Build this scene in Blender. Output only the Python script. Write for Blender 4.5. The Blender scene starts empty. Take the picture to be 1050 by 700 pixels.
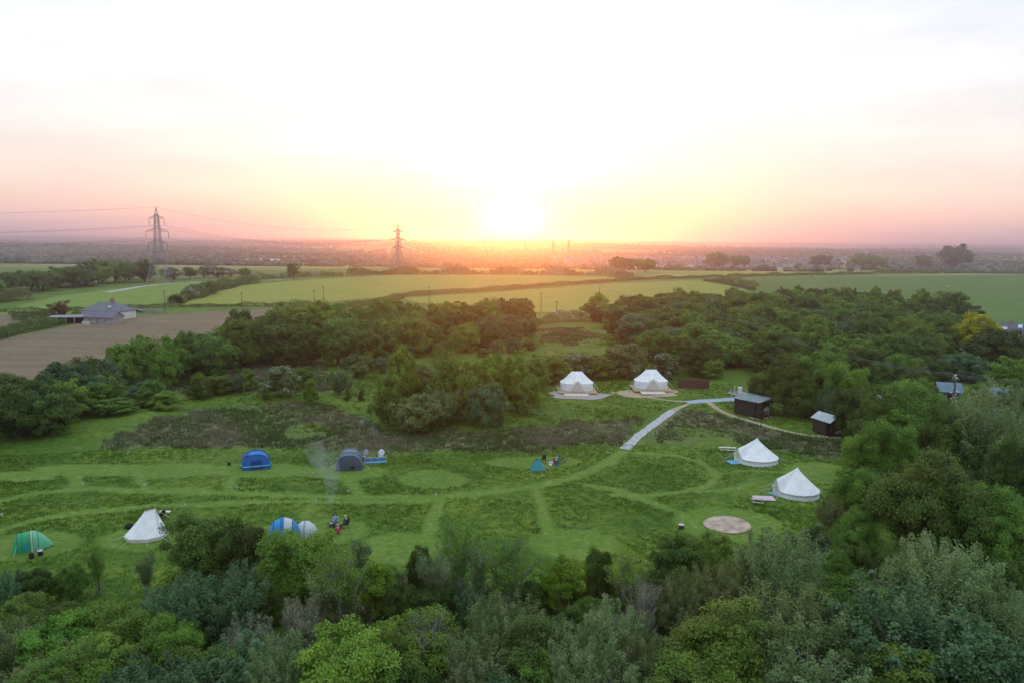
# tuning values
SKY_BASE = [(0.0, (0.60, 0.42, 0.48)), (0.030, (0.94, 0.62, 0.53)), (0.06, (0.96, 0.76, 0.66)), (0.11, (0.92, 0.84, 0.79)), (0.18, (0.86, 0.86, 0.87)), (0.36, (0.60, 0.75, 0.92)), (0.6, (1.15, 1.35, 1.5)), (1.0, (1.2, 1.4, 1.6))]
SKY_BACK = [(0.0, (0.50, 0.60, 0.78)), (0.2, (0.72, 0.88, 1.08)), (1.0, (1.2, 1.4, 1.6))]
SKY_GLOWS = [(15, 1.7, 2.0, (0.42, 0.36, 0.02), 1.0), (8, 1.6, 2.2, (0.6, 0.50, 0.04), 0.7), (19, 15, 10, (0.38, 0.36, 0.36), 1.0), (6, 7.5, 3.6, (0.2, 0.25, 0.4), 1.0), (2.2, 1.3, 1.5, (1.2, 1.3, 1.1), 0.9)]
SKY_GAIN = 1.0
SUN_E = 3.2
SUN_C = (1.0, 0.26, 0.03)
HAZE_C = (0.84, 0.82, 1.0)
HAZE_D = 2.5e-4
HAZE_G = 0.84
EXPO = 0.0
import bpy, math, random
import numpy as np
from mathutils import Vector, Matrix
R = math.radians
random.seed(7); rng = np.random.default_rng(11)
S = bpy.context.scene
COL = S.collection
# ------------------------------------------------------------------ camera
F = 750.0
CAMZ = 28.0
PITCH = math.atan(102/750.0); ROLL = R(0.6)
fwd = Vector((0, math.cos(PITCH), -math.sin(PITCH)))
r0 = Vector((1, 0, 0)); u0 = r0.cross(fwd)
right = r0*math.cos(ROLL) + u0*math.sin(ROLL)
up = u0*math.cos(ROLL) - r0*math.sin(ROLL)
cam = bpy.data.cameras.new('camera'); co = bpy.data.objects.new('camera', cam); COL.objects.link(co)
M = Matrix((right, up, -fwd)).transposed().to_4x4(); M.translation = Vector((0, 0, CAMZ)); co.matrix_world = M
cam.sensor_width = 36; cam.lens = 36*F/1050.0; cam.sensor_fit = 'HORIZONTAL'
cam.clip_start = 0.5; cam.clip_end = 60000
S.camera = co

def vec(px, py):
    return right*((px-525)/F) + up*((350-py)/F) + fwd

def ss(a, b, x):
    t = np.clip((x-a)/(b-a), 0, 1); return t*t*(3-2*t)

def h(x, y):
    x = np.asarray(x, float); y = np.asarray(y, float)
    near = 1 - ss(170, 235, y)
    z = near*(0.22*np.sin(x*0.11+1.3)*np.sin(y*0.13+0.4) + 0.12*np.sin(x*0.23+y*0.19))
    z = z*(1-0.0*x)
    z = z - 14*ss(720, 1150, y)
    far = ss(1300, 2400, y)
    wob = 260*np.sin(x/900.0+0.6) + 120*np.sin(x/370.0+2)
    z = z + far*(14*np.exp(-((y-2700-wob)/420)**2)*(0.6+0.4*np.sin(x/520.0)))
    z = z + far*((30+22*np.clip(0.5+x/(1.4*np.maximum(y, 1)), 0, 1))*np.exp(-((y-4300+wob*1.3)/600)**2)*(0.65+0.35*np.sin(x/800.0+2)))
    z = z + far*8*np.sin(x/340.0+y/900.0)*np.sin(y/410.0+x/1300.0)*0.5
    g = ss(4500, 8200, y)
    side = np.clip(0.5 + x/(1.4*np.maximum(y, 1)), 0, 1)
    z = z + g*(30 + 26*side + 6*np.sin(x/1100.0+1)+4*np.sin(x/430.0)+2*np.sin(x/210.0))
    g2 = ss(9500, 11800, y)
    z = z + g2*ss(0.15, 0.32, x/np.maximum(y, 1))*(8+6*np.sin(x/640.0)+4*np.sin(x/270.0+1))
    return z

def at(px, py, dz=0.0):
    v = vec(px, py); z = 0.0
    for _ in range(6):
        k = (z - CAMZ)/v.z
        z = float(h(v.x*k, v.y*k))
    return Vector((v.x*k, v.y*k, z+dz))

# ------------------------------------------------------------------ materials
MATS = {}
def nodes(name):
    m = bpy.data.materials.new(name); m.use_nodes = True
    nt = m.node_tree; nt.nodes.clear()
    out = nt.nodes.new('ShaderNodeOutputMaterial')
    return m, nt, out
def N(nt, t, **kw):
    n = nt.nodes.new(t)
    for k, v in kw.items():
        if k.startswith('i_'): n.inputs[k[2:].replace('_', ' ')].default_value = v
        else: setattr(n, k, v)
    return n
def L(nt, a, b): nt.links.new(a, b)
def rgba(c): return (c[0], c[1], c[2], 1)

def mat(name, col, rough=0.7, var=0.15, scale=3.0, metal=0.0, col2=None, bump=0.0, spec=0.3, trans=0.0, stretch=None):
    if name in MATS: return MATS[name]
    m, nt, out = nodes(name)
    tc = N(nt, 'ShaderNodeTexCoord'); src = tc.outputs['Object']
    if stretch:
        mp = N(nt, 'ShaderNodeMapping'); mp.inputs['Scale'].default_value = stretch
        L(nt, src, mp.inputs['Vector']); src = mp.outputs['Vector']
    no = N(nt, 'ShaderNodeTexNoise'); no.inputs['Scale'].default_value = scale; no.inputs['Detail'].default_value = 6
    L(nt, src, no.inputs['Vector'])
    rp = N(nt, 'ShaderNodeValToRGB')
    c2 = col2 or tuple(c*(1+var) for c in col); c1 = col if col2 else tuple(c*(1-var) for c in col)
    rp.color_ramp.elements[0].position = 0.35; rp.color_ramp.elements[0].color = rgba(c1)
    rp.color_ramp.elements[1].position = 0.65; rp.color_ramp.elements[1].color = rgba(c2)
    L(nt, no.outputs['Fac'], rp.inputs['Fac'])
    b = N(nt, 'ShaderNodeBsdfPrincipled')
    b.inputs['Roughness'].default_value = rough; b.inputs['Metallic'].default_value = metal
    b.inputs['Specular IOR Level'].default_value = spec
    L(nt, rp.outputs['Color'], b.inputs['Base Color'])
    if bump:
        bp = N(nt, 'ShaderNodeBump'); bp.inputs['Strength'].default_value = bump; bp.inputs['Distance'].default_value = 0.05
        L(nt, no.outputs['Fac'], bp.inputs['Height']); L(nt, bp.outputs['Normal'], b.inputs['Normal'])
    sh = b.outputs['BSDF']
    if trans:
        tr = N(nt, 'ShaderNodeBsdfTranslucent'); L(nt, rp.outputs['Color'], tr.inputs['Color'])
        mx = N(nt, 'ShaderNodeMixShader'); mx.inputs['Fac'].default_value = trans
        L(nt, sh, mx.inputs[1]); L(nt, tr.outputs[0], mx.inputs[2]); sh = mx.outputs[0]
    L(nt, sh, out.inputs['Surface'])
    MATS[name] = m; return m

def leafmat(name, c1, c2, c3=None, scale=0.55, trans=0.35, rv=0.35):
    """leaf colour: clump-sized variation inside the crown, plus tone variation from tree to tree"""
    if name in MATS: return MATS[name]
    m, nt, out = nodes(name)
    tc = N(nt, 'ShaderNodeTexCoord'); oi = N(nt, 'ShaderNodeObjectInfo')
    ad = N(nt, 'ShaderNodeVectorMath', operation='ADD')
    sc = N(nt, 'ShaderNodeMath', operation='MULTIPLY'); sc.inputs[1].default_value = 37.0
    L(nt, oi.outputs['Random'], sc.inputs[0]); L(nt, tc.outputs['Object'], ad.inputs[0]); L(nt, sc.outputs[0], ad.inputs[1])
    no = N(nt, 'ShaderNodeTexNoise'); no.inputs['Scale'].default_value = scale; no.inputs['Detail'].default_value = 8; no.inputs['Roughness'].default_value = 0.7
    L(nt, ad.outputs[0], no.inputs['Vector'])
    rp = N(nt, 'ShaderNodeValToRGB'); e = rp.color_ramp.elements
    e[0].position = 0.36; e[0].color = rgba(c1); e[1].position = 0.62; e[1].color = rgba(c2)
    if c3: x = e.new(0.74); x.color = rgba(c3)
    L(nt, no.outputs['Fac'], rp.inputs['Fac'])
    hs = N(nt, 'ShaderNodeHueSaturation')
    mr = N(nt, 'ShaderNodeMapRange'); mr.inputs['To Min'].default_value = 1-rv; mr.inputs['To Max'].default_value = 1+rv
    L(nt, oi.outputs['Random'], mr.inputs['Value']); L(nt, mr.outputs[0], hs.inputs['Value'])
    m2 = N(nt, 'ShaderNodeMath', operation='MULTIPLY'); m2.inputs[1].default_value = 7.31
    m3 = N(nt, 'ShaderNodeMath', operation='FRACT'); L(nt, oi.outputs['Random'], m2.inputs[0]); L(nt, m2.outputs[0], m3.inputs[0])
    mr2 = N(nt, 'ShaderNodeMapRange'); mr2.inputs['To Min'].default_value = 0.482; mr2.inputs['To Max'].default_value = 0.515
    L(nt, m3.outputs[0], mr2.inputs['Value']); L(nt, mr2.outputs[0], hs.inputs['Hue'])
    L(nt, rp.outputs['Color'], hs.inputs['Color'])
    b = N(nt, 'ShaderNodeBsdfPrincipled'); b.inputs['Roughness'].default_value = 0.6; b.inputs['Specular IOR Level'].default_value = 0.25
    L(nt, hs.outputs[0], b.inputs['Base Color'])
    tr = N(nt, 'ShaderNodeBsdfTranslucent'); L(nt, hs.outputs[0], tr.inputs['Color'])
    mx = N(nt, 'ShaderNodeMixShader'); mx.inputs['Fac'].default_value = trans
    L(nt, b.outputs[0], mx.inputs[1]); L(nt, tr.outputs[0], mx.inputs[2])
    L(nt, mx.outputs[0], out.inputs['Surface'])
    MATS[name] = m; return m

# ------------------------------------------------------------------ mesh helpers
class MB:
    def __init__(s): s.v = []; s.f = []; s.m = []; s.mi = 0
    def add(s, vs, fs, mi=None):
        o = len(s.v); s.v += [tuple(p) for p in vs]; s.f += [tuple(i+o for i in f) for f in fs]
        s.m += [s.mi if mi is None else mi]*len(fs); return s
    def box(s, c, d, rz=0, mi=None):
        x, y, z = d[0]/2, d[1]/2, d[2]/2; ca, sa = math.cos(rz), math.sin(rz)
        vs = [(c[0]+px*ca-py*sa, c[1]+px*sa+py*ca, c[2]+pz) for pz in (-z, z) for px, py in ((-x, -y), (x, -y), (x, y), (-x, y))]
        return s.add(vs, [(3, 2, 1, 0), (4, 5, 6, 7), (0, 1, 5, 4), (1, 2, 6, 5), (2, 3, 7, 6), (3, 0, 4, 7)], mi)
    def tube(s, pts, rad, n=6, mi=None, cap=True):
        pts = [Vector(p) for p in pts]; k = len(pts)
        rad = [rad]*k if isinstance(rad, (int, float)) else rad
        vs = []; fs = []
        for i, p in enumerate(pts):
            d = (pts[min(i+1, k-1)]-pts[max(i-1, 0)]).normalized()
            a = d.cross(Vector((0, 0, 1)) if abs(d.z) < 0.9 else Vector((1, 0, 0))).normalized(); b = d.cross(a)
            for j in range(n):
                t = 2*math.pi*j/n; vs.append(p + (a*math.cos(t)+b*math.sin(t))*rad[i])
        for i in range(k-1):
            for j in range(n):
                j2 = (j+1) % n; fs.append((i*n+j, i*n+j2, (i+1)*n+j2, (i+1)*n+j))
        if cap: fs.append(tuple(range(n))[::-1]); fs.append(tuple((k-1)*n+j for j in range(n)))
        return s.add(vs, fs, mi)
    def build(s, name, mats, parent=None, smooth=False, loc=None, rz=0):
        me = bpy.data.meshes.new(name); me.from_pydata(s.v, [], s.f); me.update()
        for m in (mats if isinstance(mats, (list, tuple)) else [mats]): me.materials.append(m)
        if max(s.m, default=0) > 0: me.polygons.foreach_set('material_index', s.m)
        if smooth: me.polygons.foreach_set('use_smooth', [True]*len(s.f))
        return link(name, me, parent, loc, rz)

def link(name, me, parent=None, loc=None, rz=0):
    o = bpy.data.objects.new(name, me); COL.objects.link(o)
    if parent: o.parent = parent
    if loc is not None: o.location = loc
    o.rotation_euler[2] = rz
    return o
def tag(o, label=None, cat=None, group=None, kind=None):
    if label: o['label'] = label
    if cat: o['category'] = cat
    if group: o['group'] = group
    if kind: o['kind'] = kind
    return o
def empty(name, loc, rz=0, scale=None):
    o = bpy.data.objects.new(name, None); COL.objects.link(o); o.location = loc; o.rotation_euler[2] = rz
    o.empty_display_size = 0.3
    if scale: o.scale = scale
    return o
def npmesh(name, V, nper, mats, smooth=False):
    """V: (n*nper,3) array of loose faces with nper corners each"""
    n = len(V)//nper
    me = bpy.data.meshes.new(name)
    me.vertices.add(len(V)); me.vertices.foreach_set('co', np.asarray(V, np.float32).ravel())
    me.loops.add(len(V)); me.loops.foreach_set('vertex_index', np.arange(len(V), dtype=np.int32))
    me.polygons.add(n); me.polygons.foreach_set('loop_start', np.arange(0, len(V), nper, dtype=np.int32))
    for m in (mats if isinstance(mats, (list, tuple)) else [mats]): me.materials.append(m)
    me.update(calc_edges=True)
    return me

def structure(o): o['kind'] = 'structure'; return o

# ------------------------------------------------------------------ world: sky
SUN_EL = R(1.0)
w = bpy.data.worlds.new('World'); S.world = w; w.use_nodes = True
nt = w.node_tree; nt.nodes.clear()
wo = N(nt, 'ShaderNodeOutputWorld'); bg = N(nt, 'ShaderNodeBackground')
sky = N(nt, 'ShaderNodeTexSky'); sky.sky_type = 'NISHITA'; sky.sun_disc = False
sky.sun_elevation = SUN_EL; sky.sun_rotation = 0.0; sky.altitude = 60; sky.air_density = 1.0; sky.dust_density = 2.0
bg.inputs['Strength'].default_value = 0.07
tc = N(nt, 'ShaderNodeTexCoord')
sx = N(nt, 'ShaderNodeSeparateXYZ'); L(nt, tc.outputs['Generated'], sx.inputs[0])
def math_(op, a, b=None, c=None, clamp=False):
    n = N(nt, 'ShaderNodeMath', operation=op); n.use_clamp = clamp
    for i, q in enumerate((a, b, c)):
        if q is None: continue
        if isinstance(q, (int, float)): n.inputs[i].default_value = q
        else: L(nt, q, n.inputs[i])
    return n.outputs[0]
def ramp(fac, stops):
    r = N(nt, 'ShaderNodeValToRGB'); e = r.color_ramp.elements
    e[0].position, e[0].color = stops[0][0], rgba(stops[0][1]); e[1].position, e[1].color = stops[-1][0], rgba(stops[-1][1])
    for p, c in stops[1:-1]: q = e.new(p); q.color = rgba(c)
    L(nt, fac, r.inputs['Fac']); return r.outputs['Color']
def mixc(fac, a, b, mode='MIX'):
    n = N(nt, 'ShaderNodeMix', data_type='RGBA', blend_type=mode)
    for s_, q in (('Factor', fac), ('A', a), ('B', b)):
        i = [z for z in n.inputs if z.name == s_ and (z.type == 'RGBA' if s_ != 'Factor' else z.type == 'VALUE')][0]
        if isinstance(q, (int, float)): i.default_value = q
        elif isinstance(q, tuple): i.default_value = rgba(q)
        else: L(nt, q, i)
    return [z for z in n.outputs if z.type == 'RGBA'][0]
el = math_('ARCSINE', sx.outputs['Z'])
az = math_('ARCTAN2', sx.outputs['X'], sx.outputs['Y'])
e01 = math_('DIVIDE', el, R(60), clamp=True)
# colour of the dusk sky by height (before the sun's own glow)
base = ramp(e01, SKY_BASE)
back = ramp(e01, SKY_BACK)
fb = math_('MULTIPLY_ADD', sx.outputs['Y'], -0.5, 0.5)
fb = math_('POWER', fb, 0.8)
col = mixc(fb, base, back)
# glow round the sun: wide yellow band along the horizon, white fan above
def gauss(x, w_): 
    a = math_('DIVIDE', x, w_); a = math_('MULTIPLY', a, a); a = math_('MULTIPLY', a, -1.0)
    return math_('EXPONENT', a)
for (aw, ec, ew, c, s_) in SKY_GLOWS:
    g = math_('MULTIPLY', gauss(az, R(aw)), gauss(math_('SUBTRACT', el, R(ec)), R(ew)))
    g = math_('MULTIPLY', g, s_)
    cc = N(nt, 'ShaderNodeVectorMath', operation='SCALE'); cc.inputs[0].default_value = c; L(nt, g, cc.inputs['Scale'])
    col = mixc(1.0, col, cc.outputs[0], 'ADD')
# faint high cloud streaks
mp = N(nt, 'ShaderNodeMapping'); mp.inputs['Scale'].default_value = (1.5, 1.0, 7.0); mp.inputs['Rotation'].default_value = (0, 0.12, 0.3)
L(nt, tc.outputs['Generated'], mp.inputs['Vector'])
cn = N(nt, 'ShaderNodeTexNoise'); cn.inputs['Scale'].default_value = 2.6; cn.inputs['Detail'].default_value = 7; cn.inputs['Roughness'].default_value = 0.55
L(nt, mp.outputs[0], cn.inputs['Vector'])
cr = ramp(cn.outputs['Fac'], [(0.40, (0.86, 0.87, 0.90)), (0.68, (1.22, 1.16, 1.12))])
col = mixc(ramp(e01, [(0.0, (0.1, 0.2, 0.2)), (0.12, (0.5, 0.5, 0.5)), (1.0, (0.8, 0.8, 0.8))]), col, mixc(1.0, col, cr, 'MULTIPLY'))
# the Nishita sky itself, brought to the same scale as the dusk colours
nis = N(nt, 'ShaderNodeVectorMath', operation='SCALE'); L(nt, sky.outputs[0], nis.inputs[0]); nis.inputs['Scale'].default_value = 1.0
up_ = N(nt, 'ShaderNodeVectorMath', operation='SCALE'); L(nt, col, up_.inputs[0]); up_.inputs['Scale'].default_value = 1/0.07*SKY_GAIN
tot = mixc(1.0, up_.outputs[0], nis.outputs[0], 'ADD')
L(nt, tot, bg.inputs['Color']); L(nt, bg.outputs[0], wo.inputs['Surface'])

sun = bpy.data.lights.new('sun', 'SUN'); so = bpy.data.objects.new('sun', sun); COL.objects.link(so)
sun.energy = SUN_E; sun.angle = R(0.6); sun.color = SUN_C
sd = Vector((0, math.cos(SUN_EL), math.sin(SUN_EL)))
so.rotation_euler = sd.to_track_quat('Z', 'Y').to_euler(); so.location = (0, 100, 200)

# ------------------------------------------------------------------ haze
hm, nt2, out2 = nodes('haze_air')
pv = N(nt2, 'ShaderNodeVolumePrincipled'); pv.inputs['Color'].default_value = rgba(HAZE_C)
pv.inputs['Density'].default_value = HAZE_D; pv.inputs['Anisotropy'].default_value = HAZE_G
L(nt2, pv.outputs[0], out2.inputs['Volume'])
b = MB(); b.box((0, 6700, 36), (29000, 15800, 112))   # z -20 .. 92
hz = b.build('haze', hm); hz['kind'] = 'stuff'; hz['label'] = 'thin sunset haze lying over the whole countryside'

S.view_settings.view_transform = 'Standard'; S.view_settings.look = 'None'
S.view_settings.exposure = EXPO; S.view_settings.gamma = 1
S.cycles.use_denoising = True
try: S.cycles.denoiser = 'OPENIMAGEDENOISE'
except Exception: pass
S.cycles.max_bounces = 6; S.cycles.diffuse_bounces = 3; S.cycles.transmission_bounces = 3; S.cycles.transparent_max_bounces = 8
S.cycles.volume_bounces = 0
S.render.film_transparent = False
# ------------------------------------------------------------------ ground
def seg_dist(X, Y, pts):
    d = np.full(X.shape, 1e9)
    for (ax, ay), (bx, by) in zip(pts[:-1], pts[1:]):
        vx, vy = bx-ax, by-ay; ll = vx*vx+vy*vy+1e-9
        t = np.clip(((X-ax)*vx+(Y-ay)*vy)/ll, 0, 1)
        d = np.minimum(d, np.hypot(X-ax-t*vx, Y-ay-t*vy))
    return d
def W2(pts): return [(at(*p).x, at(*p).y) for p in pts]
def inpoly(X, Y, poly):
    c = np.zeros(X.shape, bool); n = len(poly)
    for i in range(n):
        x1, y1 = poly[i]; x2, y2 = poly[(i+1) % n]
        if y1 == y2: continue
        cr = ((y1 > Y) != (y2 > Y)) & (X < (x2-x1)*(Y-y1)/(y2-y1)+x1)
        c ^= cr
    return c
def nz(X, Y, s, seed=0):
    a = X/s; b = Y/s; r = 0
    for k, (fx, fy, ph) in enumerate([(1.0, .7, 1.1), (-.8, 1.3, 2.7), (1.9, .4, .3), (.5, -2.1, 4.2), (2.7, 1.7, 5.1), (-3.3, 2.2, .9)]):
        r = r + np.sin(fx*a+fy*b+ph+seed*1.7+1.3*np.sin(b*fx*.6+a*.5+k+seed))/(1+.35*k)
    return r/3.2
MOWN_PATHS = [
 ([(-40, 522), (0, 513), (40, 505), (85, 500), (230, 505), (300, 508), (450, 509), (520, 503), (565, 495), (600, 485), (622, 474), (640, 462)], 1.25),
 ([(-40, 560), (0, 543), (40, 532), (90, 524), (160, 518), (230, 516), (330, 514), (440, 513)], 1.0),
 ([(78, 488), (80, 501)], 1.1), ([(138, 478), (142, 489), (150, 503)], 1.0), ([(245, 478), (240, 490), (231, 505)], 0.9),
 ([(352, 485), (362, 496), (372, 508)], 1.1), ([(452, 508), (449, 520), (440, 545)], 1.0), ([(549, 500), (556, 520), (563, 548)], 1.0),
 ([(640, 463), (690, 466), (722, 474), (735, 486), (729, 497), (705, 503), (660, 508), (630, 507)], 0.8),
 ([(600, 497), (640, 503), (660, 512), (700, 526), (720, 545)], 0.7), ([(735, 486), (760, 482), (800, 484), (850, 482)], 0.6),
 ([(322, 514), (312, 530)], 0.9), ([(690, 504), (740, 503), (775, 495)], 0.6)]
MOWN_CIRC = [(92, 482, 62, 7), (180, 482, 60, 8), (268, 482, 62, 8), (352, 484, 50, 8), (445, 491, 40, 10), (545, 474, 55, 7), (590, 558, 52, 17), (412, 562, 48, 18),
             (745, 538, 62, 20), (845, 485, 40, 12), (30, 560, 55, 18), (146, 552, 45, 14), (340, 545, 40, 14), (20, 488, 40, 6)]
circW = []
for (px, py, a, b_) in MOWN_CIRC:
    c = at(px, py); e = at(px+a, py); f = at(px, py-b_); g = at(px, py+b_)
    circW.append((c.x, (f.y+g.y)/2, abs(e.x-c.x), abs(f.y-g.y)/2))
pathW = [(W2(p), w_*0.72) for p, w_ in MOWN_PATHS]
DEAD_POLY = [W2(p) for p in (
  [(95, 463), (120, 440), (190, 425), (260, 412), (335, 414), (400, 440), (500, 442), (600, 432), (650, 428), (640, 456), (560, 460), (460, 462), (395, 466), (310, 460), (230, 458)],
  [(648, 452), (672, 432), (700, 420), (740, 425), (800, 442), (862, 452), (866, 472), (830, 470), (790, 460), (735, 452), (690, 458)],
  [(548, 338), (600, 336), (612, 350), (590, 356), (556, 350)], [(625, 352), (655, 352), (650, 366), (622, 362)],
  [(120, 362), (190, 350), (330, 372), (330, 402), (200, 405), (140, 392)],
  [(330, 640), (390, 600), (440, 590), (500, 596), (600, 600), (660, 590), (700, 610), (690, 660), (420, 680)])]
def mown_mask(X, Y):
    m = np.zeros(X.shape)
    for p, w_ in pathW:
        x0 = min(q[0] for q in p)-3; x1 = max(q[0] for q in p)+3; y0 = min(q[1] for q in p)-3; y1 = max(q[1] for q in p)+3
        s_ = (X > x0) & (X < x1) & (Y > y0) & (Y < y1)
        d = seg_dist(X[s_], Y[s_], p); m[s_] = np.maximum(m[s_], 0.8*(1-ss(w_*0.30, w_*1.35, d + 0.35*nz(X[s_], Y[s_], 2.3) + 0.2*nz(X[s_], Y[s_], .7, 4))))
    for (cx, cy, rx, ry) in circW:
        d = np.hypot((X-cx)/rx, (Y-cy)/ry) + 0.07*nz(X, Y, 3.1) + 0.05*nz(X, Y, .9, 2); m = np.maximum(m, (0.62+0.2*nz(X, Y, 6, 8))*(1-ss(0.80, 1.04, d)))
    return m
def dead_mask(X, Y):
    m = np.zeros(X.shape)
    jx = 2.6*nz(X, Y, 4.3, 11)+1.2*nz(X, Y, 1.3, 5); jy = 2.2*nz(X, Y, 4.9, 21)+1.0*nz(X, Y, 1.1, 15)
    for p in DEAD_POLY:
        for q_ in (0.6, 1.0, 1.5): m = np.maximum(m, 0) + inpoly(X+jx*q_, Y+jy*q_, p).astype(float)/3
    m = np.clip(m, 0, 1)*np.clip(0.85+0.75*nz(X, Y, 6.5, 31), 0, 1)
    return m

def axis(a, b, st, lim, g):
    mid = list(np.arange(a, b+1e-6, st)); hi = []; q, s_ = b, st
    while q < lim[1]: s_ *= g; q += s_; hi.append(q)
    lo = []; q, s_ = a, st
    while q > lim[0]: s_ *= g; q -= s_; lo.append(q)
    return np.array(lo[::-1]+mid+hi)
xs = axis(-95, 105, 0.5, (-14000, 14000), 1.045); ys = axis(30, 170, 0.5, (-900, 14200), 1.03)
X, Y = np.meshgrid(xs, ys); Z = h(X, Y)
nx, ny = len(xs), len(ys)
V = np.stack([X, Y, Z], -1).reshape(-1, 3)
me = bpy.data.meshes.new('ground')
me.vertices.add(len(V)); me.vertices.foreach_set('co', V.astype(np.float32).ravel())
i = np.arange((nx-1)*(ny-1)); r_, c_ = i//(nx-1), i % (nx-1); a = r_*nx+c_
Q = np.stack([a, a+1, a+1+nx, a+nx], -1).astype(np.int32)
me.loops.add(Q.size); me.loops.foreach_set('vertex_index', Q.ravel())
me.polygons.add(len(Q)); me.polygons.foreach_set('loop_start', np.arange(0, Q.size, 4, dtype=np.int32))
me.polygons.foreach_set('use_smooth', np.ones(len(Q), bool)); me.update(calc_edges=True)
for nm, fn in (('mown', mown_mask), ('dead', dead_mask)):
    val = np.zeros(X.shape); s_ = (Y > 30) & (Y < 330) & (np.abs(X) < 200)
    val[s_] = fn(X[s_], Y[s_]); at_ = me.attributes.new(nm, 'FLOAT', 'POINT'); at_.data.foreach_set('value', val.astype(np.float32).ravel())
gm, nt, out = nodes('grassland'); 
tc = N(nt, 'ShaderNodeTexCoord'); P = tc.outputs['Object']
def noise(scale, det=6, rough=0.6, vecs=P, dist=0.0):
    n = N(nt, 'ShaderNodeTexNoise'); n.inputs['Scale'].default_value = scale; n.inputs['Detail'].default_value = det
    n.inputs['Roughness'].default_value = rough; n.inputs['Distortion'].default_value = dist; L(nt, vecs, n.inputs['Vector']); return n.outputs['Fac']
def attr(n_): 
    a = N(nt, 'ShaderNodeAttribute'); a.attribute_name = n_; return a.outputs['Fac']
grass = ramp(noise(0.9, 9, 0.7), [(0.3, (0.028, 0.072, 0.006)), (0.5, (0.060, 0.122, 0.010)), (0.68, (0.130, 0.175, 0.020))])
big = ramp(noise(0.09, 6, 0.65), [(0.32, (0.62, 0.74, 0.6)), (0.5, (1.0, 1.0, 1.0)), (0.68, (1.55, 1.25, 1.3))])
grass = mixc(1.0, grass, big, 'MULTIPLY')
cut = ramp(noise(1.6, 9, 0.75), [(0.3, (0.050, 0.125, 0.014)), (0.5, (0.10, 0.185, 0.022)), (0.72, (0.26, 0.28, 0.09))])
dead = ramp(noise(0.5, 8, 0.75), [(0.38, (0.05, 0.09, 0.022)), (0.5, (0.11, 0.110, 0.055)), (0.68, (0.19, 0.165, 0.10))])
worn = ramp(noise(0.33, 9, 0.8), [(0.55, (0, 0, 0)), (0.66, (0.75, 0.75, 0.75))])
cut = mixc(worn, cut, ramp(noise(2.5, 6, 0.8), [(0.35, (0.16, 0.17, 0.05)), (0.7, (0.36, 0.33, 0.17))]))
c = mixc(attr('dead'), grass, dead); c = mixc(attr('mown'), c, cut)
# far countryside: patchwork of fields
vo = N(nt, 'ShaderNodeTexVoronoi'); vo.inputs['Scale'].default_value = 1/260.0; vo.inputs['Randomness'].default_value = 0.9
mp = N(nt, 'ShaderNodeMapping'); mp.inputs['Scale'].default_value = (1, 0.55, 0); L(nt, P, mp.inputs['Vector']); L(nt, mp.outputs[0], vo.inputs['Vector'])
sp = N(nt, 'ShaderNodeSeparateColor'); L(nt, vo.outputs['Color'], sp.inputs[0])
pat = ramp(sp.outputs[0], [(0.0, (0.08, 0.13, 0.035)), (0.3, (0.13, 0.19, 0.04)), (0.5, (0.20, 0.25, 0.06)), (0.7, (0.20, 0.15, 0.10)), (0.85, (0.10, 0.16, 0.04)), (1.0, (0.24, 0.24, 0.11))])
sxyz = N(nt, 'ShaderNodeSeparateXYZ'); L(nt, P, sxyz.inputs[0])
ff = N(nt, 'ShaderNodeMapRange'); ff.inputs['From Min'].default_value = 640; ff.inputs['From Max'].default_value = 760; L(nt, sxyz.outputs['Y'], ff.inputs['Value'])
c = mixc(ff.outputs[0], c, pat)
bs = N(nt, 'ShaderNodeBsdfPrincipled'); bs.inputs['Roughness'].default_value = 0.85; bs.inputs['Specular IOR Level'].default_value = 0.15
L(nt, c, bs.inputs['Base Color'])
bp = N(nt, 'ShaderNodeBump'); bp.inputs['Strength'].default_value = 0.6; bp.inputs['Distance'].default_value = 0.25
L(nt, noise(2.2, 8, 0.75), bp.inputs['Height']); L(nt, bp.outputs['Normal'], bs.inputs['Normal'])
L(nt, bs.outputs[0], out.inputs['Surface'])
me.materials.append(gm)
structure(link('ground', me))

# ---- sheets: fields and paths
def sheet(name, pix, m, dz, step, world=None, jag=0.0):
    """a polygon draped over the terrain, cut into a grid and raised dz"""
    poly = world or W2(pix)
    import bmesh
    from mathutils.geometry import delaunay_2d_cdt
    pts = []
    n = len(poly)
    for i_ in range(n):
        a_, b_ = Vector(poly[i_]), Vector(poly[(i_+1) % n]); k = max(1, int((b_-a_).length/step))
        for j in range(k):
            q = a_.lerp(b_, j/k)
            if jag: q = q + Vector((random.uniform(-jag, jag), random.uniform(-jag, jag)))
            pts.append(q)
    nb = len(pts)
    P_ = np.array([[p.x, p.y] for p in pts]); lo, hi = P_.min(0), P_.max(0)
    gx = np.arange(lo[0]+step/2, hi[0], step); gy = np.arange(lo[1]+step/2, hi[1], step)
    GX, GY = np.meshgrid(gx, gy); s_ = inpoly(GX, GY, [tuple(p) for p in P_])
    inner = np.stack([GX[s_], GY[s_]], -1)
    if len(inner):
        keep = seg_dist(inner[:, 0], inner[:, 1], [tuple(p) for p in P_]+[tuple(P_[0])]) > step*0.35
        inner = inner[keep]
    allp = pts + [Vector((a_, b_)) for a_, b_ in inner]
    vs, es, fs, _, _, _ = delaunay_2d_cdt(allp, [], [list(range(nb))], 1, 1e-5)
    mb = MB(); zz = h([v.x for v in vs], [v.y for v in vs])
    mb.add([(v.x, v.y, float(z)+dz) for v, z in zip(vs, zz)], fs)
    o = mb.build(name, m, smooth=True); return structure(o)
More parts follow.
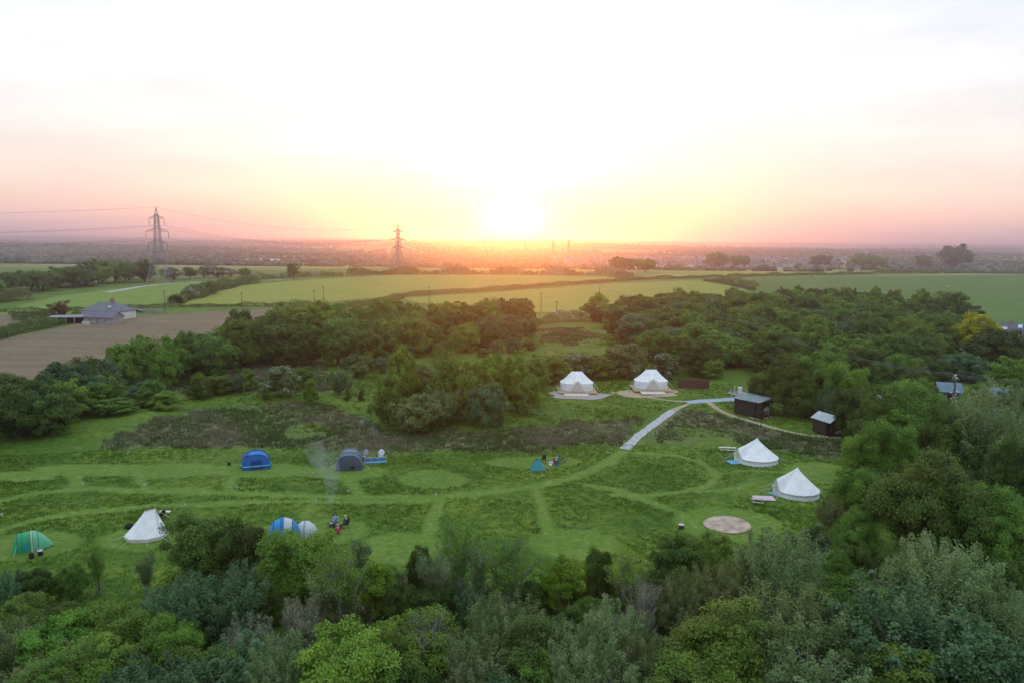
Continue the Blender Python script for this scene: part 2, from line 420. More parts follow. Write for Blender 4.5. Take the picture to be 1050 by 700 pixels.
def ribbon(pix, widths, name, m, dz, step=0.7, n=5):
    P_ = [Vector((at(*p).x, at(*p).y)) for p in pix]; out_ = []
    for k in range(len(P_)-1):
        a_, b_ = P_[k], P_[k+1]; c_ = max(1, int((b_-a_).length/step))
        for j in range(c_): out_.append((a_.lerp(b_, j/c_), widths[k]+(widths[k+1]-widths[k])*j/c_))
    out_.append((P_[-1], widths[-1]))
    # smooth the corners
    for _ in range(6):
        out_ = [out_[0]]+[((out_[i_-1][0]+out_[i_][0]*2+out_[i_+1][0])/4, out_[i_][1]) for i_ in range(1, len(out_)-1)]+[out_[-1]]
    mb = MB(); vs = []; fs = []
    for i_, (p, w_) in enumerate(out_):
        d = (out_[min(i_+1, len(out_)-1)][0]-out_[max(i_-1, 0)][0]).normalized(); nrm = Vector((-d.y, d.x))
        e = 0.09*math.sin(i_*1.7)+0.10*math.sin(i_*0.63)+random.uniform(-.10, .10)
        for j in range(n):
            q = p + nrm*(w_+e)*(j/(n-1)-0.5); vs.append((q.x, q.y, float(h(q.x, q.y))+dz-(0.03 if j in (0, n-1) else 0)))
        if i_: fs += [((i_-1)*n+j, (i_-1)*n+j+1, i_*n+j+1, i_*n+j) for j in range(n-1)]
    mb.add(vs, fs); return structure(mb.build(name, m, smooth=True))

def fieldmat(name, c1, c2, c3, sc=0.06, stretch=(1, 4, 1), rot=0.0):
    m, nt_, out_ = nodes(name); global nt
    old = nt; globals()['nt'] = nt_
    tc_ = N(nt_, 'ShaderNodeTexCoord'); mp_ = N(nt_, 'ShaderNodeMapping'); mp_.inputs['Scale'].default_value = stretch; mp_.inputs['Rotation'].default_value = (0, 0, rot)
    L(nt_, tc_.outputs['Object'], mp_.inputs['Vector'])
    a_ = ramp(noise(sc, 10, 0.78, mp_.outputs[0], 0.4), [(0.3, c1), (0.5, c2), (0.7, c3)])
    b_ = ramp(noise(0.5, 6, 0.7, tc_.outputs['Object']), [(0.3, (0.8, 0.8, 0.8)), (0.7, (1.2, 1.2, 1.2))])
    cc_ = mixc(1.0, a_, b_, 'MULTIPLY')
    bs_ = N(nt_, 'ShaderNodeBsdfPrincipled'); bs_.inputs['Roughness'].default_value = 0.9; bs_.inputs['Specular IOR Level'].default_value = 0.1
    L(nt_, cc_, bs_.inputs['Base Color'])
    L(nt_, bs_.outputs[0], out_.inputs['Surface']); globals()['nt'] = old; return m
f_brown = fieldmat('stubble', (0.095, 0.090, 0.045), (0.150, 0.115, 0.072), (0.19, 0.145, 0.095), 0.05, (0.5, 2.5, 1), 0.25)
f_green = fieldmat('young_crop', (0.09, 0.15, 0.025), (0.125, 0.195, 0.033), (0.16, 0.225, 0.045), 0.03, (1, 3, 1), 0.1)
f_lime = fieldmat('ripe_grass', (0.13, 0.17, 0.027), (0.185, 0.215, 0.035), (0.22, 0.24, 0.05), 0.03, (1, 3, 1), -0.1)
f_past = fieldmat('pasture_grass', (0.035, 0.085, 0.018), (0.06, 0.125, 0.024), (0.10, 0.165, 0.035), 0.05, (0.6, 2.2, 1), 0.05)
sheet('brown_field', [(-60, 362), (0, 349), (60, 337), (85, 331), (150, 324), (300, 316), (292, 328), (220, 345), (120, 378), (0, 406), (-60, 418)], f_brown, 0.22, 7)
sheet('brown_field', [(-60, 336), (0, 323), (30, 321), (52, 328), (0, 343), (-60, 353)], f_brown, 0.06, 12)
sheet('green_field', [(-60, 329), (0, 319), (55, 305), (110, 297), (160, 292), (232, 289), (206, 302), (180, 312), (60, 317)], f_green, 0.06, 14)
sheet('lime_field', [(182, 313), (210, 303), (250, 293), (300, 288), (400, 282.5), (520, 282), (650, 285), (720, 284.5), (640, 287), (520, 296), (420, 302), (300, 313)], f_lime, 0.06, 14)
sheet('lime_field', [(412, 306), (520, 299), (625, 291), (700, 288), (722, 288), (770, 298), (740, 306), (640, 322), (540, 320), (430, 311)], f_lime, 0.07, 14)
sheet('green_strip', [(654, 284), (700, 278.5), (760, 276), (886, 277.5), (884, 279.5), (745, 283)], f_lime, 0.06, 16)
sheet('pasture', [(745, 291), (800, 285), (1050, 282), (1140, 282), (1140, 352), (1050, 352), (980, 332), (900, 310), (860, 300), (785, 300)], f_past, 0.06, 10)
sheet('far_meadow', [(280, 266), (440, 264.5), (530, 266), (520, 274), (380, 276), (300, 277)], f_lime, 0.3, 40)

gravel = mat('path_gravel', (0.24, 0.25, 0.26), 0.9, scale=2.2, col2=(0.42, 0.42, 0.43), bump=0.4)
tarmac = mat('path_tarmac', (0.20, 0.26, 0.32), 0.75, scale=3, col2=(0.28, 0.34, 0.40))
sand = mat('path_sand', (0.24, 0.19, 0.12), 0.95, scale=2, col2=(0.36, 0.30, 0.21), bump=0.4)
stones = mat('pad_stones', (0.20, 0.18, 0.17), 0.95, scale=4, col2=(0.36, 0.33, 0.31), bump=0.6)
pad = mat('pad_dust', (0.25, 0.19, 0.14), 0.95, scale=1.2, col2=(0.42, 0.34, 0.27), bump=0.3)
ribbon([(640, 460.5), (655, 446), (672, 434), (690, 420.5)], [1.5, 1.4, 1.4, 1.5], 'gravel_path', gravel, 0.07)
ribbon([(690, 420.5), (697, 417), (706, 414)], [1.4, 0.9, 0.9], 'sand_path', sand, 0.06)
ribbon([(704, 412.5), (720, 411), (742, 410), (760, 408.5)], [1.6, 2.4, 2.5, 2.6], 'tarmac_path', tarmac, 0.07)
ribbon([(655, 405), (675, 409), (690, 411), (706, 411.5)], [0.9, 0.7, 0.7, 0.9], 'sand_path', sand, 0.055)
ribbon([(727, 412.5), (735, 419), (752, 427), (768, 431), (795, 439), (825, 446), (862, 448.5)], [1.0, 1.0, 1.0, 1.1, 0.9, 0.8, 1.0], 'sand_path', sand, 0.06)
def blobsheet(name, px, py, a_, b_, m, dz, n=40, wob=0.06, step=0.8):
    c_ = at(px, py); e = at(px+a_, py); f_ = at(px, py-b_); g_ = at(px, py+b_)
    rx = e.x-c_.x; ry = (f_.y-g_.y)/2; cy = (f_.y+g_.y)/2
    pts = [(c_.x+rx*math.cos(t)*(1+wob*math.sin(3*t+px)+wob*.6*math.sin(7*t)), cy+ry*math.sin(t)*(1+wob*math.sin(2*t+py)+wob*.5*math.sin(5*t))) for t in [2*math.pi*k/n for k in range(n)]]
    return sheet(name, None, m, dz, step, world=pts)
blobsheet('gravel_circle', 745.5, 538, 24, 9, pad, 0.07, wob=0.012)
blobsheet('stone_pad', 592, 405, 30, 4.5, stones, 0.06, wob=0.15)
blobsheet('sand_pad', 665, 403, 33, 5, sand, 0.06, wob=0.12)
blobsheet('sand_pad', 776, 427, 9, 3, sand, 0.062, wob=0.1, step=0.5)
blobsheet('gravel_pad', 757, 403, 10, 2.5, stones, 0.06, wob=0.1)
road = mat('road_surface', (0.30, 0.31, 0.33), 0.8, scale=0.3)
ribbon([(690, 282.5), (715, 284), (742, 286), (750, 284)], [8, 7, 9, 6], 'farm_track', road, 0.12, step=8)
ribbon([(110, 300), (160, 291.5), (240, 288), (300, 287)], [4, 4, 5, 4], 'lane', road, 0.1, step=8)

# ------------------------------------------------------------------ long grass, dead stems (nobody could count them)
def tufts(pts, blades, hgt, spread, wid, lean=0.35):
    n = len(pts); k = blades
    P_ = np.repeat(pts, k, 0); m_ = n*k
    ang = rng.uniform(0, 2*np.pi, m_); r_ = spread*np.sqrt(rng.uniform(0, 1, m_))
    bx = P_[:, 0]+r_*np.cos(ang); by = P_[:, 1]+r_*np.sin(ang); bz = P_[:, 2]-0.02
    hh = np.repeat(hgt, k)*rng.uniform(0.5, 1.1, m_); t = rng.uniform(0, 2*np.pi, m_)
    wx = np.cos(t)*wid*rng.uniform(.6, 1.2, m_); wy = np.sin(t)*wid
    l_ = lean*hh*rng.uniform(0.2, 1.3, m_); tx = bx+l_*np.cos(ang); ty = by+l_*np.sin(ang)
    V_ = np.empty((m_, 3, 3)); bz = bz-0.0
    V_[:, 0] = np.stack([bx-wx, by-wy, bz], -1); V_[:, 1] = np.stack([bx+wx, by+wy, bz], -1); V_[:, 2] = np.stack([tx, ty, bz+hh], -1)
    return V_.reshape(-1, 3)
def scatter(n, x0, x1, y0, y1): return rng.uniform(x0, x1, n), rng.uniform(y0, y1, n)
CAMPW = W2([(-60, 470), (90, 462), (250, 458), (640, 455), (865, 465), (870, 560), (860, 640), (-60, 640)])
X_, Y_ = scatter(150000, -90, 75, 45, 118)
k = inpoly(X_, Y_, CAMPW); X_, Y_ = X_[k], Y_[k]
den = 0.5+0.6*nz(X_, Y_, 5, 3)
k = (mown_mask(X_, Y_) < 0.25) & (rng.uniform(0, 1, len(X_)) < den)
X_, Y_ = X_[k], Y_[k]
hgt = 0.20+0.14*np.clip(nz(X_, Y_, 3.2, 5), -0.6, 1)
grassm = leafmat('long_grass', (0.045, 0.11, 0.008), (0.105, 0.18, 0.013), (0.21, 0.25, 0.040), scale=0.35, trans=0.3, rv=0)
o = link('long_grass', npmesh('long_grass', tufts(np.stack([X_, Y_, h(X_, Y_)], -1), 5, hgt, 0.22, 0.05, 0.5), 3, grassm)); tag(o, 'long rough grass left unmown between the pitches', kind='stuff')
pd = []
X_, Y_ = scatter(60000, -70, 70, 95, 250); X2, Y2 = scatter(5000, -25, 20, 42, 68); X_ = np.concatenate([X_, X2]); Y_ = np.concatenate([Y_, Y2])
k = (dead_mask(X_, Y_) > 0.5) & (mown_mask(X_, Y_) < 0.3)
k &= (seg_dist(X_, Y_, W2([(640, 460.5), (690, 420.5), (706, 413), (760, 408)])) > 1.6) & (seg_dist(X_, Y_, W2([(690, 420), (706, 413), (727, 412), (735, 419), (752, 427), (768, 431), (795, 439), (825, 446), (862, 448)])) > 1.0)
X_, Y_ = X_[k], Y_[k]
den = 0.34+0.95*nz(X_, Y_, 5, 9); k = rng.uniform(0, 1, len(X_)) < den
o = link('dead_stems', npmesh('dead_stems', tufts(np.stack([X_[k], Y_[k], h(X_[k], Y_[k])], -1), 9, 0.55+0.35*np.clip(nz(X_[k], Y_[k], 4), -1, 1), 0.4, 0.07, 0.45), 3,
    leafmat('dead_stem', (0.10, 0.095, 0.05), (0.22, 0.19, 0.125), (0.38, 0.34, 0.25), scale=0.3, trans=0.2, rv=0))); tag(o, 'tall grey brown dead stems and docks on the slope behind the pitches', kind='stuff')
k = ~k
o = link('scrub', npmesh('scrub', tufts(np.stack([X_[k], Y_[k], h(X_[k], Y_[k])], -1), 9, 0.5+0.35*np.clip(nz(X_[k], Y_[k], 4, 2), -1, 1), 0.45, 0.10, 0.6), 3,
    leafmat('scrub_leaf', (0.04, 0.085, 0.02), (0.085, 0.15, 0.035), (0.14, 0.18, 0.06), scale=0.3, trans=0.3, rv=0))); tag(o, 'low green brambles and nettles among the dead stems', kind='stuff')
# rough meadow beyond
X_, Y_ = scatter(130000, -150, 110, 105, 260)
MID = W2([(60, 470), (95, 452), (190, 408), (200, 372), (330, 372), (520, 375), (545, 340), (640, 335), (690, 392), (880, 400), (880, 455), (640, 470), (230, 462)])
k = inpoly(X_, Y_, MID) & (dead_mask(X_, Y_) < 0.5); X_, Y_ = X_[k], Y_[k]
den = 0.45+0.8*nz(X_, Y_, 7, 4); k = rng.uniform(0, 1, len(X_)) < den; X_, Y_ = X_[k], Y_[k]
pathd = seg_dist(X_, Y_, W2([(640, 460.5), (690, 420.5), (706, 413), (760, 408)])); k = pathd > 1.9
pathd = seg_dist(X_, Y_, W2([(655, 405), (706, 411.5), (727, 412), (735, 419), (752, 427), (795, 439), (862, 448)])); k &= pathd > 1.2
for (px, py, a_) in ((592, 405, 30), (665, 403, 34), (776, 420, 18), (848, 440, 14)):
    c_ = at(px, py); k &= np.hypot(X_-c_.x, (Y_-c_.y)*0.8) > a_*c_.y/F*0.85
X_, Y_ = X_[k], Y_[k]
o = link('rough_meadow', npmesh('rough_meadow', tufts(np.stack([X_, Y_, h(X_, Y_)], -1), 6, 0.30+0.2*np.clip(nz(X_, Y_, 4, 5), -.6, 1), 0.35, 0.09, 0.5), 3, grassm)); tag(o, 'rough dark meadow grass behind the camp', kind='stuff')
# ------------------------------------------------------------------ trees
bark = mat('bark', (0.06, 0.05, 0.04), 0.9, scale=8, col2=(0.13, 0.115, 0.095))
palebark = mat('pale_bark', (0.13, 0.115, 0.10), 0.9, scale=8, col2=(0.24, 0.22, 0.19))
LM = {
 'dark':   leafmat('leaf_dark', (0.046, 0.098, 0.017), (0.100, 0.172, 0.025), (0.179, 0.254, 0.036)),
 'mid':    leafmat('leaf_mid', (0.071, 0.143, 0.019), (0.155, 0.254, 0.034), (0.286, 0.366, 0.049)),
 'bright': leafmat('leaf_bright', (0.066, 0.177, 0.013), (0.209, 0.354, 0.022), (0.419, 0.512, 0.032), rv=0.15),
 'lime':   leafmat('leaf_lime', (0.076, 0.177, 0.022), (0.171, 0.300, 0.032), (0.305, 0.389, 0.054), rv=0.25),
 'sallow':   leafmat('leaf_sallow', (0.105, 0.175, 0.055), (0.20, 0.28, 0.11), (0.33, 0.39, 0.19), rv=0.15),
 'tawny':   leafmat('leaf_tawny', (0.085, 0.135, 0.035), (0.18, 0.225, 0.075), (0.31, 0.32, 0.14), rv=0.2),
 'grey':   leafmat('leaf_grey', (0.13, 0.16, 0.085), (0.24, 0.25, 0.16), (0.38, 0.36, 0.27), rv=0.2),
 'yellow': leafmat('leaf_yellow', (0.20, 0.22, 0.01), (0.46, 0.44, 0.015), (0.68, 0.60, 0.03), rv=0.0),
 'teal':   leafmat('leaf_teal', (0.06, 0.135, 0.05), (0.115, 0.205, 0.085), (0.19, 0.28, 0.14), rv=0.2),
 'may':    leafmat('blossom', (0.20, 0.25, 0.15), (0.40, 0.43, 0.34), (0.62, 0.63, 0.55), rv=0.15, trans=0.2),
 'rust':   leafmat('leaf_rust', (0.091, 0.072, 0.017), (0.198, 0.145, 0.029), (0.304, 0.203, 0.043), rv=0.1),
}
def rdir(n, zmin=-0.35):
    z = rng.uniform(zmin, 1, n); t = rng.uniform(0, 2*np.pi, n); r_ = np.sqrt(1-z*z)
    return np.stack([r_*np.cos(t), r_*np.sin(t), z], -1)
def leafquads(C, size, outw=None, jitter=0.9):
    n = len(C); a = rdir(n, -1)
    if outw is not None:
        a = outw + jitter*a; a /= np.linalg.norm(a, axis=1)[:, None]+1e-9
    b_ = rdir(n, -1); t1 = np.cross(a, b_); t1 /= np.linalg.norm(t1, axis=1)[:, None]+1e-9; t2 = np.cross(a, t1)
    s_ = (size*rng.uniform(0.55, 1.25, n))[:, None]
    V_ = np.stack([C - t1*s_*0.5, C + t2*s_*0.30 + a*s_*.06, C + t1*s_*0.5, C - t2*s_*0.30], 1)
    return V_.reshape(-1, 3)
def crown_pts(W_, H_, base, n, clumps, kind='round', cr=0.15):
    """clump centres on an uneven shell, leaves inside each clump"""
    rx = W_/2; hz_ = (H_-base)/2; cz = base+hz_
    D = rdir(clumps, -0.95); D[:, 2] = np.where(D[:, 2] < 0, D[:, 2]*0.95, D[:, 2])
    lob = 1 + 0.22*np.sin(D[:, 0]*3.1+rng.uniform(0, 6)) * np.cos(D[:, 1]*2.7+rng.uniform(0, 6)) + 0.16*np.sin(D[:, 2]*5+rng.uniform(0, 6))
    rr = np.where(rng.uniform(0, 1, clumps) < 0.72, rng.uniform(0.80, 1.0, clumps), rng.uniform(0.3, 0.8, clumps))*lob
    if kind == 'cone':
        zz = rng.uniform(0, 1, clumps)**1.3; D2 = D.copy(); q = (1-zz)**0.75*np.clip(rr, .5, 1.05)
        th = rng.uniform(0, 2*np.pi, clumps)
        C = np.stack([rx*.9*q*np.cos(th), rx*.9*q*np.sin(th), base+zz*(H_-base)*0.96], -1)
    elif kind == 'egg':
        C = D*rr[:, None]*np.array([rx, rx, hz_])*0.9; k_ = 1-0.35*np.clip(C[:, 2]/hz_, -0.5, 1); C[:, 0] *= k_; C[:, 1] *= k_; C[:, 2] += cz
    else:
        C = D*rr[:, None]*np.array([rx, rx, hz_])*0.88; C[:, 2] += cz
    per = rng.multinomial(n, rng.dirichlet(np.full(clumps, 2.2)))
    idx = np.repeat(np.arange(clumps), per)
    rad = W_*cr*rng.uniform(0.55, 1.25, clumps)
    d = rdir(n, -0.8); u = rng.uniform(0, 1, n)**0.42
    out_ = C - np.array([0, 0, cz-0.3*hz_]); out_ /= np.linalg.norm(out_, axis=1)[:, None]+1e-9
    if kind in ('feather', 'egg_feather'):
        ax = out_*0.8 + np.array([0, 0, 1.0]); ax /= np.linalg.norm(ax, axis=1)[:, None]
        loc = d*u[:, None]*rad[idx][:, None]*0.62
        al = rng.uniform(-1.2, 1.0, n)*rad[idx]*1.55; taper = np.clip(1-al/(rad[idx]*1.55)*0.8, 0.15, 1.4)
        Pp = C[idx] + loc*taper[:, None]*np.array([1, 1, 0.6]) + ax[idx]*al[:, None]
    else:
        Pp = C[idx] + d*u[:, None]*rad[idx][:, None]*np.array([1, 1, 0.85])
    Pp += 0.035*W_*rng.normal(0, 0.35, (n, 3))
    if kind != 'cone':                                              # twigs and leaves inside the crown
        nf = int(n*0.10); f_ = rdir(nf, -1)*(rng.uniform(0.1, 1, nf)**0.5)[:, None]*np.array([rx, rx, hz_])*0.74; f_[:, 2] += cz; Pp[:nf] = f_
    Pp[:, 2] = np.maximum(Pp[:, 2], 0.12)
    o_ = 0.6*d + out_[idx]; o_[:, 2] += 0.25
    return Pp, o_/ (np.linalg.norm(o_, axis=1)[:, None]+1e-9), C, rad
def trunkmesh(name, W_, H_, C, m, base, limbs=14, r0_=None, n=5):
    mb = MB(); r0_ = r0_ or 0.035*W_; split = Vector((0, 0, max(base*0.8, H_*0.14)))
    mb.tube([(0, 0, -0.4), (0.02, 0, split.z*0.5), split, (0.03, 0.02, H_*0.45)], [r0_*1.35, r0_, r0_*0.85, r0_*0.45], 7)
    for k_ in rng.choice(len(C), min(limbs, len(C)), replace=False):
        e = Vector(C[k_]); s_ = split.lerp(Vector((0.03, 0.02, H_*0.45)), random.random())
        m_ = s_.lerp(e, 0.5)+Vector((0, 0, -0.04*H_+random.uniform(-.03, .08)*H_))
        mb.tube([s_, m_, e], [r0_*0.42, r0_*0.26, r0_*0.07], n)
        for _ in range(2):
            e2 = e + Vector(rdir(1, -0.1)[0])*W_*0.12; mb.tube([m_.lerp(e, 0.4), e2], [r0_*0.14, r0_*0.04], 4)
    me_ = bpy.data.meshes.new(name); me_.from_pydata(mb.v, [], mb.f); me_.materials.append(m); me_.update(); return me_
PROTO = {}
def proto(key, W_, H_, base, n, leaf, clumps, kind, lm, tm=None, cr=0.15, limbs=14, blossom=None, jit=0.9):
    Pp, o_, C, rad = crown_pts(W_, H_, base, n, clumps, kind, cr)
    cm = npmesh('crown', leafquads(Pp, leaf, o_, jit), 4, LM[lm])
    d = {'W': W_, 'H': H_, 'crown': cm, 'trunk': trunkmesh('trunk', W_, H_, C, tm or bark, base, limbs)}
    if blossom:
        nb = int(n*blossom[1]); pick = rng.uniform(0, 1, len(C)) < blossom[2]
        ids = rng.choice(np.nonzero(pick)[0], nb); dd = rdir(nb, -0.2)
        d['blossom'] = npmesh('blossom', leafquads(C[ids]+dd*rad[ids][:, None]*rng.uniform(0.55, 1.18, (nb, 1)), blossom[0], dd, 0.8), 4, LM['may'])
    PROTO.setdefault(key, []).append(d)
def stems_proto(key, W_, H_, n_st, n_leaf, leaf, lm, tm, spread=0.5):
    """upright bare stems with sparse new leaves at the tips"""
    mb = MB(); tips = []
    for i_ in range(n_st):
        a_ = random.uniform(0, 6.28); r_ = W_*0.5*math.sqrt(random.random())*spread; b0 = Vector((r_*0.35*math.cos(a_), r_*0.35*math.sin(a_), -0.3))
        top = Vector((W_*0.5*math.cos(a_)*random.random(), W_*0.5*math.sin(a_)*random.random(), H_*random.uniform(0.68, 1.0)))
        mid = b0.lerp(top, 0.5)+Vector((random.uniform(-.2, .2), random.uniform(-.2, .2), 0.1*H_)); mid.x *= 0.75; mid.y *= 0.75
        rr = random.uniform(0.035, 0.07); mb.tube([b0, b0.lerp(mid, .5), mid, mid.lerp(top, .55), top], [rr, rr*.9, rr*.7, rr*.45, rr*.15], 5)
        for _ in range(11):
            t = random.uniform(0.25, 0.97); p = mid.lerp(top, (t-.5)*2) if t > .5 else b0.lerp(mid, t*2)
            e = p + Vector((random.uniform(-1, 1), random.uniform(-1, 1), random.uniform(.9, 1.9))).normalized()*random.uniform(.45, 1.25)
            mb.tube([p, e], [rr*.33, rr*.1], 3); tips.append(e); tips.append(p.lerp(e, .6))
    me_ = bpy.data.meshes.new('trunk'); me_.from_pydata(mb.v, [], mb.f); me_.materials.append(tm); me_.update()
    T = np.array([tuple(t) for t in tips]); Pp = T[rng.integers(0, len(T), n_leaf)]+rng.normal(0, 0.16, (n_leaf, 3))
    PROTO.setdefault(key, []).append({'W': W_, 'H': H_, 'crown': npmesh('crown', leafquads(Pp, leaf), 4, LM[lm]), 'trunk': me_})

# close-up kinds
proto('dark', 7, 7, 0.15, 42000, 0.20, 150, 'round', 'dark', cr=0.10)
proto('dark', 7, 7.5, 0.15, 42000, 0.20, 130, 'egg', 'dark', cr=0.11)
proto('mid', 7, 6.5, 0.15, 42000, 0.19, 140, 'round', 'mid', cr=0.105)
proto('mid', 7, 7, 0.15, 42000, 0.19, 170, 'egg', 'mid', cr=0.095)
proto('lime', 7, 6.5, 0.15, 40000, 0.19, 130, 'round', 'lime', cr=0.11)
proto('bright', 4.5, 7, 0.6, 26000, 0.19, 90, 'egg', 'bright', cr=0.13)
proto('sallow', 8, 6.5, 0.4, 52000, 0.16, 230, 'feather', 'sallow', cr=0.085, tm=palebark)
proto('sallow', 8, 6, 0.3, 52000, 0.16, 190, 'feather', 'sallow', cr=0.09, tm=palebark)
proto('tawny', 8, 6.5, 0.4, 46000, 0.15, 210, 'feather', 'tawny', cr=0.085, tm=palebark)
proto('grey', 5, 6, 0.4, 15000, 0.13, 130, 'feather', 'grey', cr=0.09, tm=palebark, limbs=60)
proto('teal', 6, 5.5, 0.4, 34000, 0.17, 130, 'feather', 'teal', cr=0.10)
proto('oak', 12, 11, 0.2, 90000, 0.24, 260, 'round', 'mid', cr=0.085, limbs=24)
proto('oak', 12, 10.5, 0.2, 90000, 0.24, 300, 'round', 'dark', cr=0.08, limbs=24)
proto('fir', 3.6, 7, 0.3, 22000, 0.18, 110, 'cone', 'dark', cr=0.12)
proto('cone', 2.6, 5, 0.2, 9000, 0.20, 60, 'cone', 'bright', cr=0.15)
proto('may', 5, 5, 0.3, 22000, 0.17, 90, 'round', 'dark', cr=0.12, blossom=(0.13, 0.26, 0.5))
stems_proto('stems', 4.5, 7.5, 24, 8500, 0.13, 'lime', palebark)
stems_proto('stems', 4, 7.5, 20, 8000, 0.13, 'sallow', palebark)
stems_proto('sapling', 3.2, 6, 9, 5200, 0.16, 'lime', palebark)
stems_proto('sapling', 3.2, 6, 8, 6200, 0.16, 'sallow', palebark)
stems_proto('deadshrub', 4, 4.5, 26, 2600, 0.10, 'grey', mat('dead_twig', (0.16, 0.14, 0.13), 0.9, scale=8, col2=(0.30, 0.27, 0.25)))
# kinds for 100 m and beyond
for a_ in (('wdark', 'dark'), ('wmid', 'mid'), ('wlime', 'lime'), ('wtawny', 'tawny'), ('wsallow', 'sallow'), ('wteal', 'teal')):
    for j_ in range(2):
        proto(a_[0], 8, 8.0-j_*.7, 0.2, 20000, 0.34, 105, ('round', 'egg')[j_] if a_[1] != 'sallow' else 'feather', a_[1], cr=0.105, limbs=8)
proto('wmay', 5, 4.5, 0.3, 8000, 0.28, 60, 'round', 'dark', cr=0.13, limbs=6, blossom=(0.24, 0.28, 0.6))
proto('wfir', 4, 8.5, 0.4, 7000, 0.34, 60, 'cone', 'dark', cr=0.13, limbs=4)
proto('wyellow', 8, 7, 0.4, 16000, 0.32, 90, 'round', 'yellow', cr=0.11)
proto('wrust', 7, 7, 0.5, 10000, 0.36, 70, 'round', 'rust', cr=0.12)
# far parkland trees, 400 m and more
for j_ in range(3):
    proto('far', 14, (11, 9.5, 12)[j_], 1.5, 5200, 0.95, (60, 48, 75)[j_], 'round', 'dark', cr=0.13, limbs=10)
proto('farlime', 12, 10, 1.2, 4200, 0.95, 50, 'round', 'mid', cr=0.13, limbs=8)
proto('farmay', 6, 4.5, 0.3, 2200, 0.6, 36, 'round', 'tawny', cr=0.14, limbs=4, blossom=(0.6, 0.4, 0.6))

NT = {'n': 0}
KINDNAME = {'fir': ('fir_tree', 'fir tree'), 'wfir': ('fir_tree', 'fir tree'), 'cone': ('conical_tree', 'tree'), 'sallow': ('willow_tree', 'willow'), 'tawny': ('willow_tree', 'willow'),
  'wsallow': ('willow_tree', 'willow'), 'may': ('hawthorn', 'hawthorn'), 'wmay': ('hawthorn', 'hawthorn'), 'farmay': ('hawthorn', 'hawthorn'), 'stems': ('bare_tree', 'bare tree'), 'sapling': ('young_tree', 'young tree'),
  'deadshrub': ('dead_shrub', 'shrub'), 'grey': ('grey_shrub', 'shrub'), 'teal': ('willow_tree', 'willow'), 'far': ('field_tree', 'tree'), 'farlime': ('field_tree', 'tree'), 'oak': ('broadleaf_tree', 'tree')}
def tree(kind, loc, W_, H_, label, group=None, which=None):
    ps = PROTO[kind]; p = ps[(NT['n'] if which is None else which) % len(ps)]; NT['n'] += 1
    nm, cat = KINDNAME.get(kind, ('leafy_tree', 'tree'))
    if H_ < 5.3 and 'bush' in label: nm, cat = 'bush', 'bush'
    t = empty(nm, loc, random.uniform(0, 6.28), (W_/p['W'], W_/p['W'], H_/p['H']))
    tag(t, label, cat, group)
    for part_ in ('trunk', 'crown', 'blossom'):
        if part_ in p: link(part_, p[part_], t)
    return t
def tree_px(px, top, wpx, kind, aspect, label, group=None, which=None, zbase=None):
    v = vec(px, top); a_ = aspect*wpx/F
    k_ = CAMZ/(a_ - v.z)
    x, y = v.x*k_, v.y*k_; W_ = wpx*k_/F
    return tree(kind, (x, y, float(h(x, y))), W_, W_*aspect, label, group, which)
def tree_base(px, base, top, wpx, kind, label, group=None, which=None):
    b_ = at(px, base); k_ = b_.y/vec(px, base).y; v = vec(px, top); H_ = CAMZ+v.z*(b_.y/v.y)-b_.z
    return tree(kind, b_, wpx*k_/F, H_, label, group, which)

